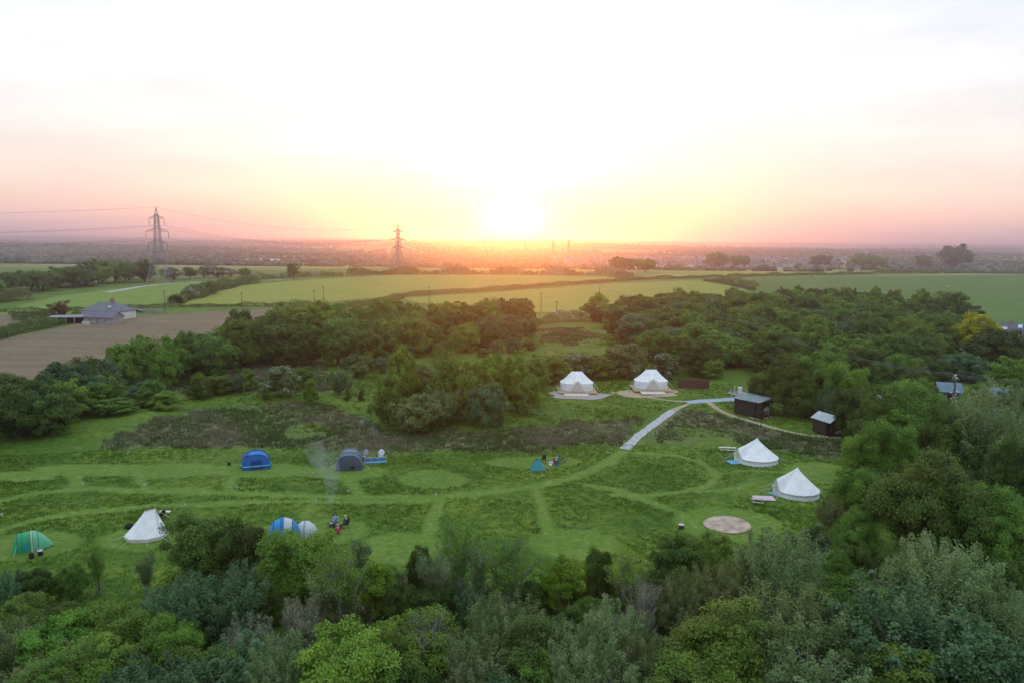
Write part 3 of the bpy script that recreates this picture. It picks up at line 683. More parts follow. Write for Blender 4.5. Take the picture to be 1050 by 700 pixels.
FG = [  # px, crown top, width, kind, height/width, label
 (207, 521, 82, 'dark', 1.0, 'big dark tree just right of the cream ridge tent'),
 (246, 534, 70, 'dark', 1.0, 'dark tree left of the blue and white tent'),
 (99, 560, 27, 'sapling', 1.9, 'slender young tree below and between green tent and cream tent'),
 (148, 565, 24, 'sapling', 1.9, 'slim young tree in front of the cream ridge tent'),
 (71, 577, 40, 'mid', 1.0, 'small round tree with pale leaf tips, below the green tent'),
 (36, 583, 40, 'dark', 1.1, 'dark small tree straight below the green tunnel tent'),
 (8, 588, 40, 'teal', 1.1, 'pale tree at the left edge below the green tent'),
 (186, 594, 84, 'teal', 0.8, 'grey green willow in front of the big dark tree'),
 (236, 588, 78, 'teal', 0.9, 'grey green willow in front of the dark tree beside the blue and white tent'),
 (272, 592, 44, 'mid', 1.1, 'narrow green tree between the willows and the bare stems'),
 (122, 622, 78, 'lime', 0.8, 'yellow green tree low on the left, first from the open grass'),
 (60, 642, 80, 'lime', 0.8, 'yellow green spreading tree in the lower left corner'),
 (105, 656, 84, 'mid', 0.8, 'broad mid green tree at the bottom left'),
 (4, 652, 60, 'sallow', 0.9, 'pale willow filling the bottom left corner'),
 (178, 636, 66, 'lime', 1.1, 'bright topped tree at the bottom, left of the grey willow'),
 (216, 668, 60, 'dark', 0.9, 'dark tree at the bottom edge below the bright topped tree'),
 (252, 636, 60, 'grey', 1.0, 'grey leaved shrub at the bottom left of centre'),
 (40, 684, 80, 'mid', 0.8, 'green crown cut by the bottom edge at far left'),
 (150, 688, 70, 'teal', 0.8, 'grey green crown cut by the bottom edge under the yellow green trees'),
 (310, 541, 92, 'lime', 0.85, 'light green tree standing in front of the blue and white tent'),
 (350, 563, 84, 'stems', 1.07, 'bare grey fan of stems right of the light green tree'),
 (330, 585, 61, 'stems', 1.14, 'bare grey stems below the light green tree'),
 (384, 573, 42, 'bright', 1.6, 'yellow green tree behind the bare grey fan'),
 (370, 555, 30, 'sapling', 1.6, 'thin young tree above the bare grey fan'),
 (430, 562, 30, 'dark', 1.9, 'narrow dark tree left of the bare tall stems'),
 (446, 566, 50, 'stems', 1.43, 'tall bare stems left of the leafy topped pair'),
 (468, 534, 53, 'stems', 1.64, 'tallest bare stems with leafy tops near the mown strip'),
 (490, 566, 34, 'sapling', 1.7, 'young leafy tree beside the tallest bare stems'),
 (521, 549, 75, 'stems', 1.14, 'wide pale bare tree left of the bright yellow green tree'),
 (408, 600, 36, 'dark', 1.4, 'dark tree in the gap between two bare clumps'),
 (310, 612, 48, 'grey', 1.2, 'pinkish grey bush in front of the bare fan'),
 (350, 648, 112, 'lime', 0.8, 'wide light green tree at the bottom under the pinkish bush'),
 (398, 642, 74, 'mid', 0.9, 'round mid green tree below the dark gap'),
 (286, 664, 76, 'sallow', 0.8, 'pale grey willow at the bottom left of the wide light green tree'),
 (440, 640, 56, 'deadshrub', 1.1, 'leafless grey twiggy shrub under the tall bare stems'),
 (452, 600, 40, 'dark', 1.0, 'dark bush at the foot of the tall bare stems'),
 (520, 616, 92, 'tawny', 0.85, 'wide tawny willow below the pale bare tree'),
 (548, 634, 60, 'dark', 1.0, 'dark green tree leaning on the wide tawny willow'),
 (492, 666, 80, 'sallow', 0.8, 'pale feathery willow at the bottom centre'),
 (420, 680, 70, 'mid', 0.8, 'green crown cut by the bottom edge, left of the pale feathery willow'),
 (578, 567, 46, 'bright', 1.55, 'bright yellow green tree by the mown circle'),
 (614, 561, 36, 'dark', 2.0, 'narrow blackish tree next to the bright yellow green tree'),
 (645, 562, 58, 'stems', 1.36, 'bare stems right of the narrow blackish tree'),
 (697, 551, 62, 'dark', 0.95, 'dark round tree on the grass edge left of the gravel circle'),
 (737, 547, 56, 'mid', 0.9, 'olive topped tree just below the gravel circle'),
 (697, 582, 22, 'bright', 1.5, 'small acid green tree in front of the dark round tree'),
 (660, 600, 48, 'deadshrub', 1.2, 'dead pinkish shrub by the bare stems'),
 (655, 622, 42, 'grey', 1.3, 'silvery pink shrub with few leaves'),
 (702, 592, 70, 'tawny', 0.95, 'tawny willow under the small acid green tree'),
 (735, 582, 72, 'tawny', 1.0, 'tall pinkish tawny willow in the centre right foreground'),
 (628, 624, 76, 'sallow', 0.85, 'pale green willow below the narrow blackish tree'),
 (600, 654, 96, 'sallow', 0.75, 'broad grey green willow at the bottom right of centre'),
 (666, 652, 76, 'tawny', 0.9, 'tawny green willow at the bottom under the silvery pink shrub'),
 (745, 618, 120, 'mid', 0.85, 'wide green tree in front of the tall tawny willow'),
 (720, 668, 90, 'lime', 0.8, 'light green crown at the bottom below the wide green tree'),
 (560, 676, 70, 'lime', 0.8, 'small light green crown at the bottom edge by the broad willow'),
 (640, 688, 80, 'sallow', 0.7, 'willow crown cut by the bottom edge, right of centre'),
 (800, 556, 118, 'sallow', 0.8, 'large pale willow with yellowish top, right of the gravel circle'),
 (838, 537, 34, 'may', 1.0, 'blossoming hawthorn at the grass edge left of the great round tree'),
 (862, 563, 42, 'mid', 1.0, 'green bush between the hawthorn and the great round tree'),
 (882, 552, 44, 'dark', 1.1, 'dark bush at the foot of the great round tree'),
 (893, 583, 46, 'may', 0.8, 'low hawthorn with bluish white blossom'),
 (878, 602, 96, 'lime', 0.8, 'yellow green tree below the low blossoming hawthorn'),
 (966, 561, 138, 'sallow', 0.72, 'great pale willow with upright shoots at right'),
 (1040, 572, 60, 'mid', 1.0, 'green tree at the right edge beside the great pale willow'),
 (818, 606, 140, 'tawny', 0.7, 'wide tawny crown in front of the large pale willow'),
 (945, 622, 150, 'teal', 0.7, 'wide grey green crown in front of the great pale willow'),
 (1030, 606, 90, 'sallow', 0.8, 'pale willow at the right edge near the bottom'),
 (830, 660, 130, 'sallow', 0.65, 'pale willow crown at the bottom right, leftmost of three'),
 (920, 668, 120, 'mid', 0.7, 'green crown at the bottom right, middle of three'),
 (1010, 662, 110, 'teal', 0.7, 'grey green crown in the bottom right corner'),
 (770, 670, 70, 'mid', 0.8, 'round green crown at the bottom between the wide tree and the pale willow'),
 # right-hand side, further back
 (18, 612, 62, 'mid', .9, 'green tree at the left edge under the pale edge tree'),
 (58, 620, 48, 'dark', .9, 'dark bush between the left edge and the yellow green tree'),
 (425, 606, 44, 'dark', .9, 'dark bush among the bare stems, left of centre'),
 (548, 598, 40, 'dark', .9, 'dark bush left of the bright yellow green tree'),
 (600, 612, 40, 'mid', .9, 'green bush under the narrow blackish tree'),
 (638, 600, 34, 'dark', 1.0, 'dark bush below the bare stems right of the blackish tree'),
 (480, 604, 40, 'teal', .9, 'grey green bush under the young leafy tree'),
 (962, 465, 126, 'oak', 0.92, 'great round green tree, the largest at right'),
 (1028, 500, 90, 'oak', 1.1, 'blackish tree at the right edge behind the great pale willow'),
 (970, 415, 74, 'mid', 1.05, 'bright topped green tree above the great round tree'),
 (1014, 402, 96, 'sallow', 0.95, 'huge grey willow at the right edge in front of the blue roofs'),
 (1046, 446, 60, 'dark', 1.2, 'dark tree under the huge grey willow'),
 (914, 433, 62, 'lime', 1.1, 'yellowish tree right of the small gabled hut'),
 (884, 447, 44, 'lime', 1.1, 'lighter tree nearest the small gabled hut'),
 (876, 482, 50, 'lime', 1.1, 'green tree behind the lowest bell tent'),
 (899, 487, 42, 'teal', 1.1, 'grey green bush left of the great round tree'),
 (853, 512, 34, 'tawny', 1.0, 'tawny bush at the grass edge beside the lowest bell tent'),
 (880, 520, 50, 'mid', 1.1, 'green bush below the grey green bush'),
 (942, 392, 74, 'mid', 1.0, 'mid green tree left of the power pole'),
 (906, 398, 60, 'mid', 1.1, 'green tree between the gabled hut and the power pole'),
 (879, 395, 52, 'dark', 1.1, 'dark tree over the gabled hut'),
 (843, 361, 66, 'lime', 0.95, 'rounded light green tree behind the flat roofed hut'),
 (872, 374, 50, 'lime', 1.2, 'light green tree behind the gabled hut'),
 (808, 366, 50, 'mid', 1.2, 'green tree directly behind the flat roofed hut'),
 (782, 380, 34, 'dark', 1.2, 'dark bush touching the back of the flat roofed hut'),
 (826, 389, 40, 'mid', 1.0, 'bushy tree between the two huts'),
 (856, 402, 34, 'teal', 1.0, 'grey green bush behind the gabled hut'),
]
for (px, tp, wd, kd, asp, lb) in FG: k_ = 1.14 if tp > 600 else 1; tree_px(px, tp, wd*k_, kd, asp/k_**.5, lb)
FB = [ # px, base, top, width, kind, label
 (946, 428, 388, 42, 'mid', 'green tree hiding the shed left of the power pole'),
 (999, 430, 392, 36, 'mid', 'green tree between the power pole and the blue roofed barn'),
 (1040, 432, 396, 40, 'teal', 'grey green tree in front of the blue roofed barn'),
 (319, 413, 387, 19, 'cone', 'small bright green conical tree alone on the slope'),
 (290, 406, 377, 40, 'wmay', 'hawthorn with white blossom left of the conical tree'),
 (348, 404, 377, 26, 'wsallow', 'pale round bush right of the conical tree'),
 (357, 410, 398, 10, 'wfir', 'tiny dark spruce below the pale round bush'),
 (370, 410, 400, 9, 'wfir', 'tiniest dark spruce, right of its neighbour'),
 (272, 410, 397, 10, 'wfir', 'tiny spruce left of the blossoming hawthorn'),
 (428, 443, 404, 58, 'wtawny', 'grey blossoming bush at the foot of the central clump'),
 (455, 434, 398, 44, 'wsallow', 'pale green bush in the middle of the central clump'),
 (412, 420, 357, 42, 'wlime', 'tall yellow green tree at the left of the central clump'),
 (398, 436, 388, 36, 'wmid', 'green tree at the left foot of the central clump'),
 (437, 412, 372, 44, 'wtawny', 'greyish tree at the top of the central clump'),
 (462, 424, 364, 48, 'wmid', 'tall tree with a pale bare stem in the central clump'),
 (488, 430, 372, 44, 'wmid', 'green tree right of the pale stemmed tree'),
 (505, 418, 356, 44, 'wlime', 'yellow green tree at the top right of the central clump'),
 (530, 420, 366, 42, 'wlime', 'rounded green tree at the right end of the central clump'),
 (498, 437, 392, 38, 'wteal', 'feathery grey green tree at the right foot of the central clump'),
 (540, 424, 388, 30, 'wmid', 'lowest tree at the right end of the central clump'),
 (478, 360, 328, 36, 'wlime', 'rounded willow at the left of the sunlit olive trees'),
 (500, 358, 322, 34, 'wtawny', 'olive tree in the middle of the sunlit group'),
 (522, 352, 322, 36, 'wtawny', 'rightmost olive tree of the sunlit group'),
 (540, 345, 322, 24, 'wtawny', 'small brownish tree at the edge of the clearing'),
 (640, 386, 352, 50, 'wtawny', 'broad brownish willow behind the right deck tent'),
 (615, 388, 366, 32, 'wmid', 'bush between the two deck tents'),
 (565, 392, 366, 36, 'wmid', 'bush behind the left deck tent'),
 (548, 398, 366, 32, 'wmid', 'bush left of the left deck tent'),
 (592, 386, 364, 36, 'wmay', 'pale flowering bush behind the left deck tent'),
 (680, 388, 364, 30, 'wmay', 'flowering bush behind the brown fence corner'),
 (120, 402, 378, 22, 'wmay', 'white hawthorn against the brown field'),
 (1002, 366, 321, 50, 'wyellow', 'golden yellow tree beside the slate roofed house'),
 (1022, 378, 337, 62, 'wdark', 'dark green tree right of the golden tree'),
 (1052, 372, 340, 40, 'wdark', 'dark tree at the right edge under the slate roof'),
 (985, 388, 361, 52, 'wteal', 'bluish green tree behind the power pole'),
 (1040, 402, 368, 44, 'wmid', 'green tree at the right edge above the huge grey willow'),
 (955, 362, 338, 40, 'wdark', 'dark tree left of the golden tree'),
 (940, 385, 352, 44, 'wmid', 'tree behind the dark open shed'),
 (946, 372, 345, 14, 'wsallow', 'thin silvery tree left of the dark open shed'),
 (971, 330, 297, 46, 'wdark', 'rounded tree at the edge of the pasture'),
 (942, 328, 298, 24, 'wmid', 'slim tree left of the rounded pasture tree'),
 (992, 334, 312, 30, 'wdark', 'low dark tree right of the rounded pasture tree'),
 (62, 326, 308, 22, 'wrust', 'rusty orange leaved tree beside the farmhouse'),
 (301, 287, 269, 13, 'farlime', 'single tall tree on the crest hedge left of the second pylon'),
 (219, 302, 288, 14, 'far', 'dark tree at the end of the bushy hedge'),
 (634, 277, 263.5, 26, 'far', 'dark domed tree on the crest right of the sunset'),
 (645, 277, 265, 20, 'far', 'shoulder of the domed tree pair on the crest'),
 (662, 279, 264.5, 24, 'farlime', 'lighter tree right of the dark domed tree on the crest'),
 (735, 276, 259, 30, 'far', 'broad crest tree left of a matching pair'),
 (757, 276, 262, 22, 'far', 'rounded crest tree right of a matching pair'),
 (841, 276, 262, 24, 'far', 'layered round tree on the crest before the houses'),
 (884, 277, 259, 26, 'farlime', 'broad pale crest tree'), (898, 277, 262, 20, 'farlime', 'crest tree leaning on the broad pale one'),
 (947, 277, 262, 18, 'far', 'ragged dark crest tree between two broad ones'),
 (979, 277, 251, 34, 'far', 'biggest oak on the crest at the right'),
]
for (px, b_, tp, wd, kd, lb) in FB: tree_base(px, b_, tp, wd, kd, lb)
KEEP = [(at(1003, 366).x, at(1003, 366).y, 8, 45), (at(319, 413).x, at(319, 413).y, 3.5, 8), (at(1040, 366).x, at(1040, 366).y, 6, 30)]
def wood(pix, dist, kinds, hts, wds, label, group, jit=0.45):
    poly = W2(pix); Pn = np.array(poly); lo, hi = Pn.min(0), Pn.max(0); r_ = 0; cnt = 0
    y = lo[1]
    while y < hi[1]:
        x = lo[0] + (dist/2 if r_ % 2 else 0)
        while x < hi[0]:
            qx, qy = x+random.uniform(-jit, jit)*dist, y+random.uniform(-jit, jit)*dist
            if inpoly(np.array([qx]), np.array([qy]), poly)[0] and not any(abs(qx/qy-ax_/ay_)*ay_ < r2 and qy < ay_+6 and qy > ay_-dd for ax_, ay_, r2, dd in KEEP):
                k_ = random.choice(kinds); w_ = random.uniform(*wds); tree(k_, (qx, qy, float(h(qx, qy))), w_, random.uniform(*hts)*(1.15 if k_ == 'wfir' else 1), label, group); cnt += 1
            x += dist
        y += dist*0.87; r_ += 1
    print('wood', group, cnt)
wood([(196, 368), (240, 360), (300, 346), (400, 337), (470, 338), (545, 332), (548, 342), (470, 352), (455, 362), (400, 372), (310, 380), (205, 392)], 9.2,
     ['wdark', 'wmid', 'wmid', 'wlime', 'wdark'], (7, 10.5), (9, 12), 'tree in the dark wood behind the central clump', 'trees of the wood left of the clearing')
wood([(608, 328), (690, 322), (800, 318), (910, 322), (935, 335), (900, 350), (850, 366), (780, 384), (720, 390), (684, 384), (640, 352)], 10.2,
     ['wdark', 'wmid', 'wmid', 'wlime', 'wdark', 'wteal'], (7, 10.5), (10, 13.5), 'tree in the wood between the clearing and the pasture', 'trees of the wood behind the deck tents')
wood([(800, 318), (830, 316), (920, 319), (925, 326), (870, 328), (800, 326)], 8.5, ['wdark', 'wdark', 'wmid'], (8, 10.5), (6.5, 9), 'dark tree along the top of the wood by the pasture', 'dark trees bordering the pasture')
wood([(-40, 440), (20, 424), (60, 415), (110, 412), (128, 420), (90, 438), (30, 462), (-40, 478)], 6.2, ['wdark', 'wmid', 'wdark', 'wteal'], (5.5, 8.2), (7, 9.5), 'dark tree of the left-hand thicket beside the pitches', 'trees of the left thicket')
wood([(135, 404), (150, 385), (205, 372), (205, 392), (165, 408)], 7.5, ['wlime', 'wmid', 'wdark'], (7, 10), (6.5, 8.5), 'tree at the corner of the brown field', 'trees at the brown field corner')
wood([(150, 412), (230, 398), (300, 392), (380, 392), (300, 399), (240, 407), (160, 419)], 6.4, ['wteal', 'wsallow', 'wmid'], (2.2, 4.2), (3.5, 5.5), 'low bush on the slope left of the conical tree', 'low bushes on the slope')
wood([(330, 380), (420, 368), (470, 356), (540, 356), (545, 362), (460, 372), (400, 384), (330, 392)], 7.2, ['wteal', 'wtawny', 'wmid'], (2.2, 4), (3, 5), 'low bush between the wood and the central clump', 'low bushes in front of the dark wood')
wood([(548, 392), (600, 384), (690, 382), (760, 388), (760, 397), (735, 388), (600, 390), (550, 398)], 5.0, ['wmid', 'wdark'], (3, 4.8), (3.6, 5), 'bush of the line behind the deck tents', 'bushes behind the deck tents')
wood([(-30, 312), (0, 306), (60, 298), (150, 289), (150, 286), (60, 291), (-30, 300)], 15, ['far', 'far', 'farlime'], (8, 15), (13, 19), 'dark tree of the line beyond the green field', 'trees beyond the green field at left')
wood([(155, 289), (190, 287), (260, 285), (262, 283), (155, 286)], 15, ['far', 'farmay', 'far'], (6, 9), (9, 14), 'low tree along the lane behind the first pylon', 'trees along the lane')
wood([(1000, 275), (1120, 276), (1120, 273), (1000, 272)], 24, ['far', 'far'], (8, 13), (16, 24), 'tree on the crest at the right edge', 'crest trees at the right edge')
wood([(820, 400), (870, 392), (985, 392), (990, 402), (930, 415), (880, 412)], 7.6, ['mid', 'dark', 'lime'], (6, 8.5), (6, 8), 'leafy tree of the group around the power pole', 'trees round the power pole')
wood([(884, 348), (925, 336), (962, 338), (985, 352), (985, 390), (930, 396), (860, 390), (850, 372)], 8.6, ['wmid', 'wlime', 'wdark', 'wmid'], (6.5, 9.5), (8.5, 11), 'leafy tree between the pasture and the power pole', 'trees right of the big wood')
wood([(60, 424), (92, 410), (122, 396), (150, 384), (166, 392), (140, 410), (100, 428)], 5.8, ['wmid', 'wdark', 'wmid', 'wteal'], (6, 9), (6.5, 8.5), 'tree linking the left thicket to the corner of the brown field', 'trees between thicket and brown field')
wood([(100, 428), (128, 415), (160, 402), (235, 396), (240, 405), (180, 418), (140, 428)], 6.2, ['wteal', 'wmid', 'wteal'], (2.4, 4.6), (4, 6.5), 'low bluish bush below the corner of the brown field', 'low bushes by the left thicket')
def underwood():
    n_ = 0; y = 33
    while y < 43.5:
        x = -0.72*y
        while x < 0.74*y:
            qx, qy = x+random.uniform(-1.6, 1.6), y+random.uniform(-1.4, 1.4)
            tree(random.choice(['mid', 'lime', 'dark', 'tawny', 'teal']), (qx, qy, float(h(qx, qy))), random.uniform(5.5, 7), random.uniform(3.0, 4.3), 'low bush filling a gap between the tall crowns along the bottom of the photo', 'underwood of the foreground trees'); n_ += 1
            x += 5.2
        y += 4.6
    print('under', n_)
underwood()
print('trees', NT['n'])

# ------------------------------------------------------------------ hedges
def hedge(pix, ht, wd, leaf, n_per_m, lm, label, blossom=0.0, group=None, lumps=0.35):
    P_ = W2(pix); segs = []; tot_ = 0
    for a_, b_ in zip(P_[:-1], P_[1:]): l_ = math.dist(a_, b_); segs.append((a_, b_, l_)); tot_ += l_
    n = int(tot_*n_per_m); t = rng.uniform(0, tot_, n)
    xs_ = np.empty(n); ys_ = np.empty(n); nx_ = np.empty(n); ny_ = np.empty(n); acc = 0
    for (a_, b_, l_) in segs:
        s_ = (t >= acc) & (t <= acc+l_); q = (t[s_]-acc)/l_; xs_[s_] = a_[0]+(b_[0]-a_[0])*q; ys_[s_] = a_[1]+(b_[1]-a_[1])*q
        nx_[s_] = -(b_[1]-a_[1])/l_; ny_[s_] = (b_[0]-a_[0])/l_; acc += l_
    sd_ = random.uniform(0, 99); prof = 1 + lumps*(np.sin(t/2.3*1.0/(wd/2)+sd_)*0.6+np.sin(t/7.7+sd_)*0.6+np.sin(t/1.1+sd_)*.3)
    a_ = rng.uniform(-0.25, np.pi+0.25, n); rr = rng.uniform(0.7, 1.05, n)
    off = np.cos(a_)*wd/2*rr*np.clip(prof, .5, 2); z_ = np.clip(np.sin(a_), 0, 1)**0.6*ht*rr*np.clip(prof, 0.35, 2.2)
    X_, Y_ = xs_+nx_*off, ys_+ny_*off; C_ = np.stack([X_, Y_, h(X_, Y_)+z_], -1)
    o_ = np.stack([nx_*np.cos(a_), ny_*np.cos(a_), np.sin(a_)], -1)
    ctr = C_.mean(0).copy(); ctr[2] = 0; C_ = C_-ctr
    o = link('hedge', npmesh('hedge', leafquads(C_, leaf, o_, 0.7), 4, LM[lm]), None, tuple(ctr)); tag(o, label, 'hedge', group)
    if blossom:
        s_ = (np.sin(t/5.1+sd_)+0.5*np.sin(t/2.2) > 1.0-blossom*2) & (rng.uniform(0, 1, n) < 0.5)
        link('blossom', npmesh('blossom', leafquads(C_[s_]*np.array([1, 1, 1.03])+np.array([0, -0.1*wd, 0]), leaf, o_[s_], .7), 4, LM['may']), o)
    return o
hedge([(-40, 322), (0, 320.5), (80, 318.5), (180, 315), (305, 314)], 1.5, 2.2, 0.5, 60, 'dark', 'long low hedge between the green field and the brown field')
hedge([(180, 312), (190, 308), (206, 303)], 4.0, 7, 0.7, 260, 'mid', 'overgrown hedge with hawthorn running down to the brown field', 0.15)
hedge([(206, 303), (225, 297), (248, 291.5), (262, 290)], 4.0, 6, 0.7, 200, 'dark', 'thick hedge climbing from the tree to the crest')
hedge([(248, 289), (275, 286), (300, 284.5), (330, 283.3), (352, 283)], 3.6, 5, 0.8, 120, 'mid', 'bushy crest hedge under the single tall tree', 0.2)
hedge([(358, 282.6), (380, 281.6), (408, 281.2), (430, 281)], 4.5, 6, 0.9, 120, 'dark', 'dark crest hedge at the foot of the second pylon')
hedge([(432, 281), (450, 281), (470, 281), (500, 281.2), (552, 281.6)], 4.6, 6, 0.9, 120, 'tawny', 'glowing crest hedge straight under the sun', 0.1, lumps=0.5)
hedge([(554, 281.7), (600, 281.8), (648, 282)], 4.2, 6, 0.9, 120, 'tawny', 'crest hedge full of may blossom right of the sun', 0.45, lumps=0.5)
hedge([(622, 283.6), (650, 284)], 5, 7, 0.8, 160, 'tawny', 'blossom bushes in front of the domed crest tree', 0.5)
hedge([(402, 305), (430, 302.5), (480, 299.5), (520, 297)], 2.2, 4.0, 0.55, 110, 'tawny', 'reddish double hedge between the two lime fields', lumps=0.2)
hedge([(520, 297), (560, 293.5), (600, 290.8), (625, 289.2)], 2.2, 4.0, 0.6, 110, 'tawny', 'middle length of the hedge between the two lime fields', lumps=0.2)
hedge([(625, 289), (660, 286.8), (700, 285.6), (745, 284.8)], 2.2, 4, 0.6, 100, 'dark', 'dark hedge from the lime field up to the farm track')
hedge([(722, 288.5), (745, 291.5), (762, 295.5), (772, 298.5)], 2.8, 4, 0.5, 180, 'dark', 'front hedge of the pair running down from the farm track')
hedge([(738, 286.5), (755, 288.5), (770, 292), (776, 294)], 2.6, 3, 0.5, 160, 'mid', 'back hedge of the pair running down from the farm track')
hedge([(745, 284.5), (800, 282.8), (890, 281.5)], 2.4, 4, 0.7, 90, 'dark', 'dark level hedge above the pasture, left length')
hedge([(890, 281.2), (960, 280.6), (1120, 280.8)], 3.0, 5, 0.7, 90, 'dark', 'dark level hedge above the pasture, right length')
hedge([(690, 277.5), (740, 276.5), (800, 276.5), (860, 276.6), (920, 277)], 3.6, 6, 1.0, 80, 'tawny', 'crest hedge joining the broad trees at the right')
hedge([(930, 277.2), (1000, 277), (1120, 277.5)], 4, 8, 1.0, 90, 'mid', 'crest hedge beyond the biggest oak')
hedge([(-40, 362), (0, 346), (20, 341), (45, 336), (82, 328.5)], 2.8, 4, 0.45, 240, 'dark', 'thick hedge along the near side of the farmyard')
hedge([(10, 325), (30, 323.5), (55, 323)], 1.8, 2.5, 0.4, 160, 'dark', 'clipped hedge beside the rusty tree')
hedge([(12, 329), (35, 328), (54, 327.6)], 1.6, 2.5, 0.4, 160, 'dark', 'second clipped hedge in the farm garden')
hedge([(-40, 316), (0, 309.5), (25, 307)], 4, 8, 0.8, 160, 'tawny', 'brownish hedge bank at the far left')
hedge([(545, 334), (570, 330), (600, 328)], 3.0, 4, 0.5, 160, 'tawny', 'brown hedge at the top of the clearing', 0.2)
hedge([(300, 314.5), (345, 316), (400, 310), (412, 306)], 2.2, 4, 0.5, 130, 'mid', 'hedge joining the dark wood to the lime field')

# ------------------------------------------------------------------ far woodland and hedgerow trees (one mass)
def blobs(X_, Y_, Wd, Ht):
    ph = (1+5**.5)/2; iv = np.array([(-1, ph, 0), (1, ph, 0), (-1, -ph, 0), (1, -ph, 0), (0, -1, ph), (0, 1, ph), (0, -1, -ph), (0, 1, -ph), (ph, 0, -1), (ph, 0, 1), (-ph, 0, -1), (-ph, 0, 1)])/math.hypot(1, ph)
    it = np.array([(0, 11, 5), (0, 5, 1), (0, 1, 7), (0, 7, 10), (0, 10, 11), (1, 5, 9), (5, 11, 4), (11, 10, 2), (10, 7, 6), (7, 1, 8), (3, 9, 4), (3, 4, 2), (3, 2, 6), (3, 6, 8), (3, 8, 9), (4, 9, 5), (2, 4, 11), (6, 2, 10), (8, 6, 7), (9, 8, 1)])
    n = len(X_); V_ = iv[None]*rng.uniform(0.7, 1.25, (n, 12, 1)); V_ = V_*np.stack([Wd/2, Wd/2, Ht/2], -1)[:, None]
    V_ += np.stack([X_, Y_, h(X_, Y_)+Ht*0.42], -1)[:, None]
    return V_[:, it].reshape(-1, 3)
bx, by = [], []
def inview(x, y): return abs(x) < 0.95*y+150
def line(x0, y0, x1, y1, sp):
    n = max(2, int(math.hypot(x1-x0, y1-y0)/sp)); t = np.linspace(0, 1, n)+rng.uniform(-.4, .4, n)/n
    bx.append(x0+(x1-x0)*t+rng.uniform(-4, 4, n)); by.append(y0+(y1-y0)*t+rng.uniform(-4, 4, n))
def patch(cx, cy, rx, ry, n):
    a_ = rng.uniform(0, 6.28, n); r_ = np.sqrt(rng.uniform(0, 1, n)); bx.append(cx+rx*r_*np.cos(a_)*(1+.2*np.sin(3*a_))); by.append(cy+ry*r_*np.sin(a_))
y = 1050
while y < 9500:
    nl = int(3+y/1100)
    for _ in range(nl):
        x0 = random.uniform(-0.95, 0.95)*y; l_ = random.uniform(200, 650)*(1+y/4000); dy = random.uniform(-.12, .12)*l_
        if y < 2300 and 0.07 < x0/y < 0.52: continue
        line(x0, y, x0+l_, y+dy, 9+y/450)
    y *= 1.075
for _ in range(46):
    y = math.exp(random.uniform(math.log(1150), math.log(9000))); x = random.uniform(-0.9, 0.9)*y
    if y < 2400 and 0.05 < x/y < 0.5: continue
    rx = random.uniform(60, 240)*(1+y/3000); ry = rx*random.uniform(0.25, 0.5); patch(x, y, rx, ry, int(min(700, rx*ry/ (70*(1+y/2500)))))
for (x, y, rx, ry, n) in [(-620, 1000, 330, 40, 330), (-900, 1350, 400, 60, 360), (-60, 1500, 300, 40, 240), (900, 1180, 230, 45, 240), (1150, 1500, 420, 80, 460), (560, 2350, 800, 60, 560), (150, 2050, 240, 40, 150), (-700, 2000, 700, 80, 500), (-1500, 2600, 800, 90, 500), (1500, 2700, 900, 100, 600)]: patch(x, y, rx, ry, n)
# trees scattered among the far houses
for _ in range(70):
    y = random.uniform(1240, 2150); bx.append(np.array([random.uniform(0.07, 0.5)*y])); by.append(np.array([y]))
BX = np.concatenate(bx); BY = np.concatenate(by); s_ = (np.abs(BX) < 1.0*BY) & ~((BX > 0.05*BY) & (BX < 0.5*BY) & (BY > 1150) & (BY < 2150) & (rng.uniform(0, 1, len(BX)) < 0.8)); BX, BY = BX[s_], BY[s_]
Wd = rng.uniform(9, 17, len(BX))*(1+BY/9000); Ht = rng.uniform(6, 12, len(BX))*(1+BY/14000)
print('far blobs', len(BX))
fw = link('distant_woods', npmesh('distant_woods', blobs(BX, BY, Wd, Ht), 3, leafmat('far_leaf', (0.03, 0.05, 0.02), (0.055, 0.08, 0.03), (0.08, 0.11, 0.04), scale=0.02, trans=0.0, rv=0)))
tag(fw, 'hazy woods and hedgerows of the far countryside', kind='stuff')
# ------------------------------------------------------------------ tents and camp things
def M_(n, c, **k): return mat(n, c, **k)
canvas = mat('canvas', (0.72, 0.73, 0.74), 0.85, scale=1.5, col2=(0.82, 0.83, 0.84), trans=0.15)
canvas_cream = mat('canvas_cream', (0.55, 0.50, 0.42), 0.85, scale=1.5, col2=(0.66, 0.61, 0.53), trans=0.1)
trim = mat('canvas_trim', (0.42, 0.38, 0.33), 0.85, col2=(0.50, 0.45, 0.40))
rope = mat('rope', (0.55, 0.55, 0.45), 0.9)
ropeg = mat('rope_green', (0.25, 0.42, 0.30), 0.9)
woodm = mat('deck_wood', (0.30, 0.21, 0.13), 0.8, scale=2, col2=(0.42, 0.31, 0.20), stretch=(1, 12, 1))
palewood = mat('pale_wood', (0.46, 0.40, 0.34), 0.8, scale=2, col2=(0.60, 0.52, 0.46))
darkwood = mat('dark_boards', (0.022, 0.017, 0.015), 0.7, scale=2, col2=(0.045, 0.036, 0.03), stretch=(6, 6, 0.5))
doorwood = mat('door_boards', (0.10, 0.065, 0.045), 0.7, scale=2, col2=(0.16, 0.105, 0.07), stretch=(8, 8, 0.4))
redwood = mat('red_boards', (0.085, 0.035, 0.025), 0.8, scale=2, col2=(0.13, 0.055, 0.04), stretch=(8, 1, 0.5))
tin = mat('tin_roof', (0.28, 0.33, 0.36), 0.45, scale=1, col2=(0.38, 0.43, 0.46), spec=0.5)
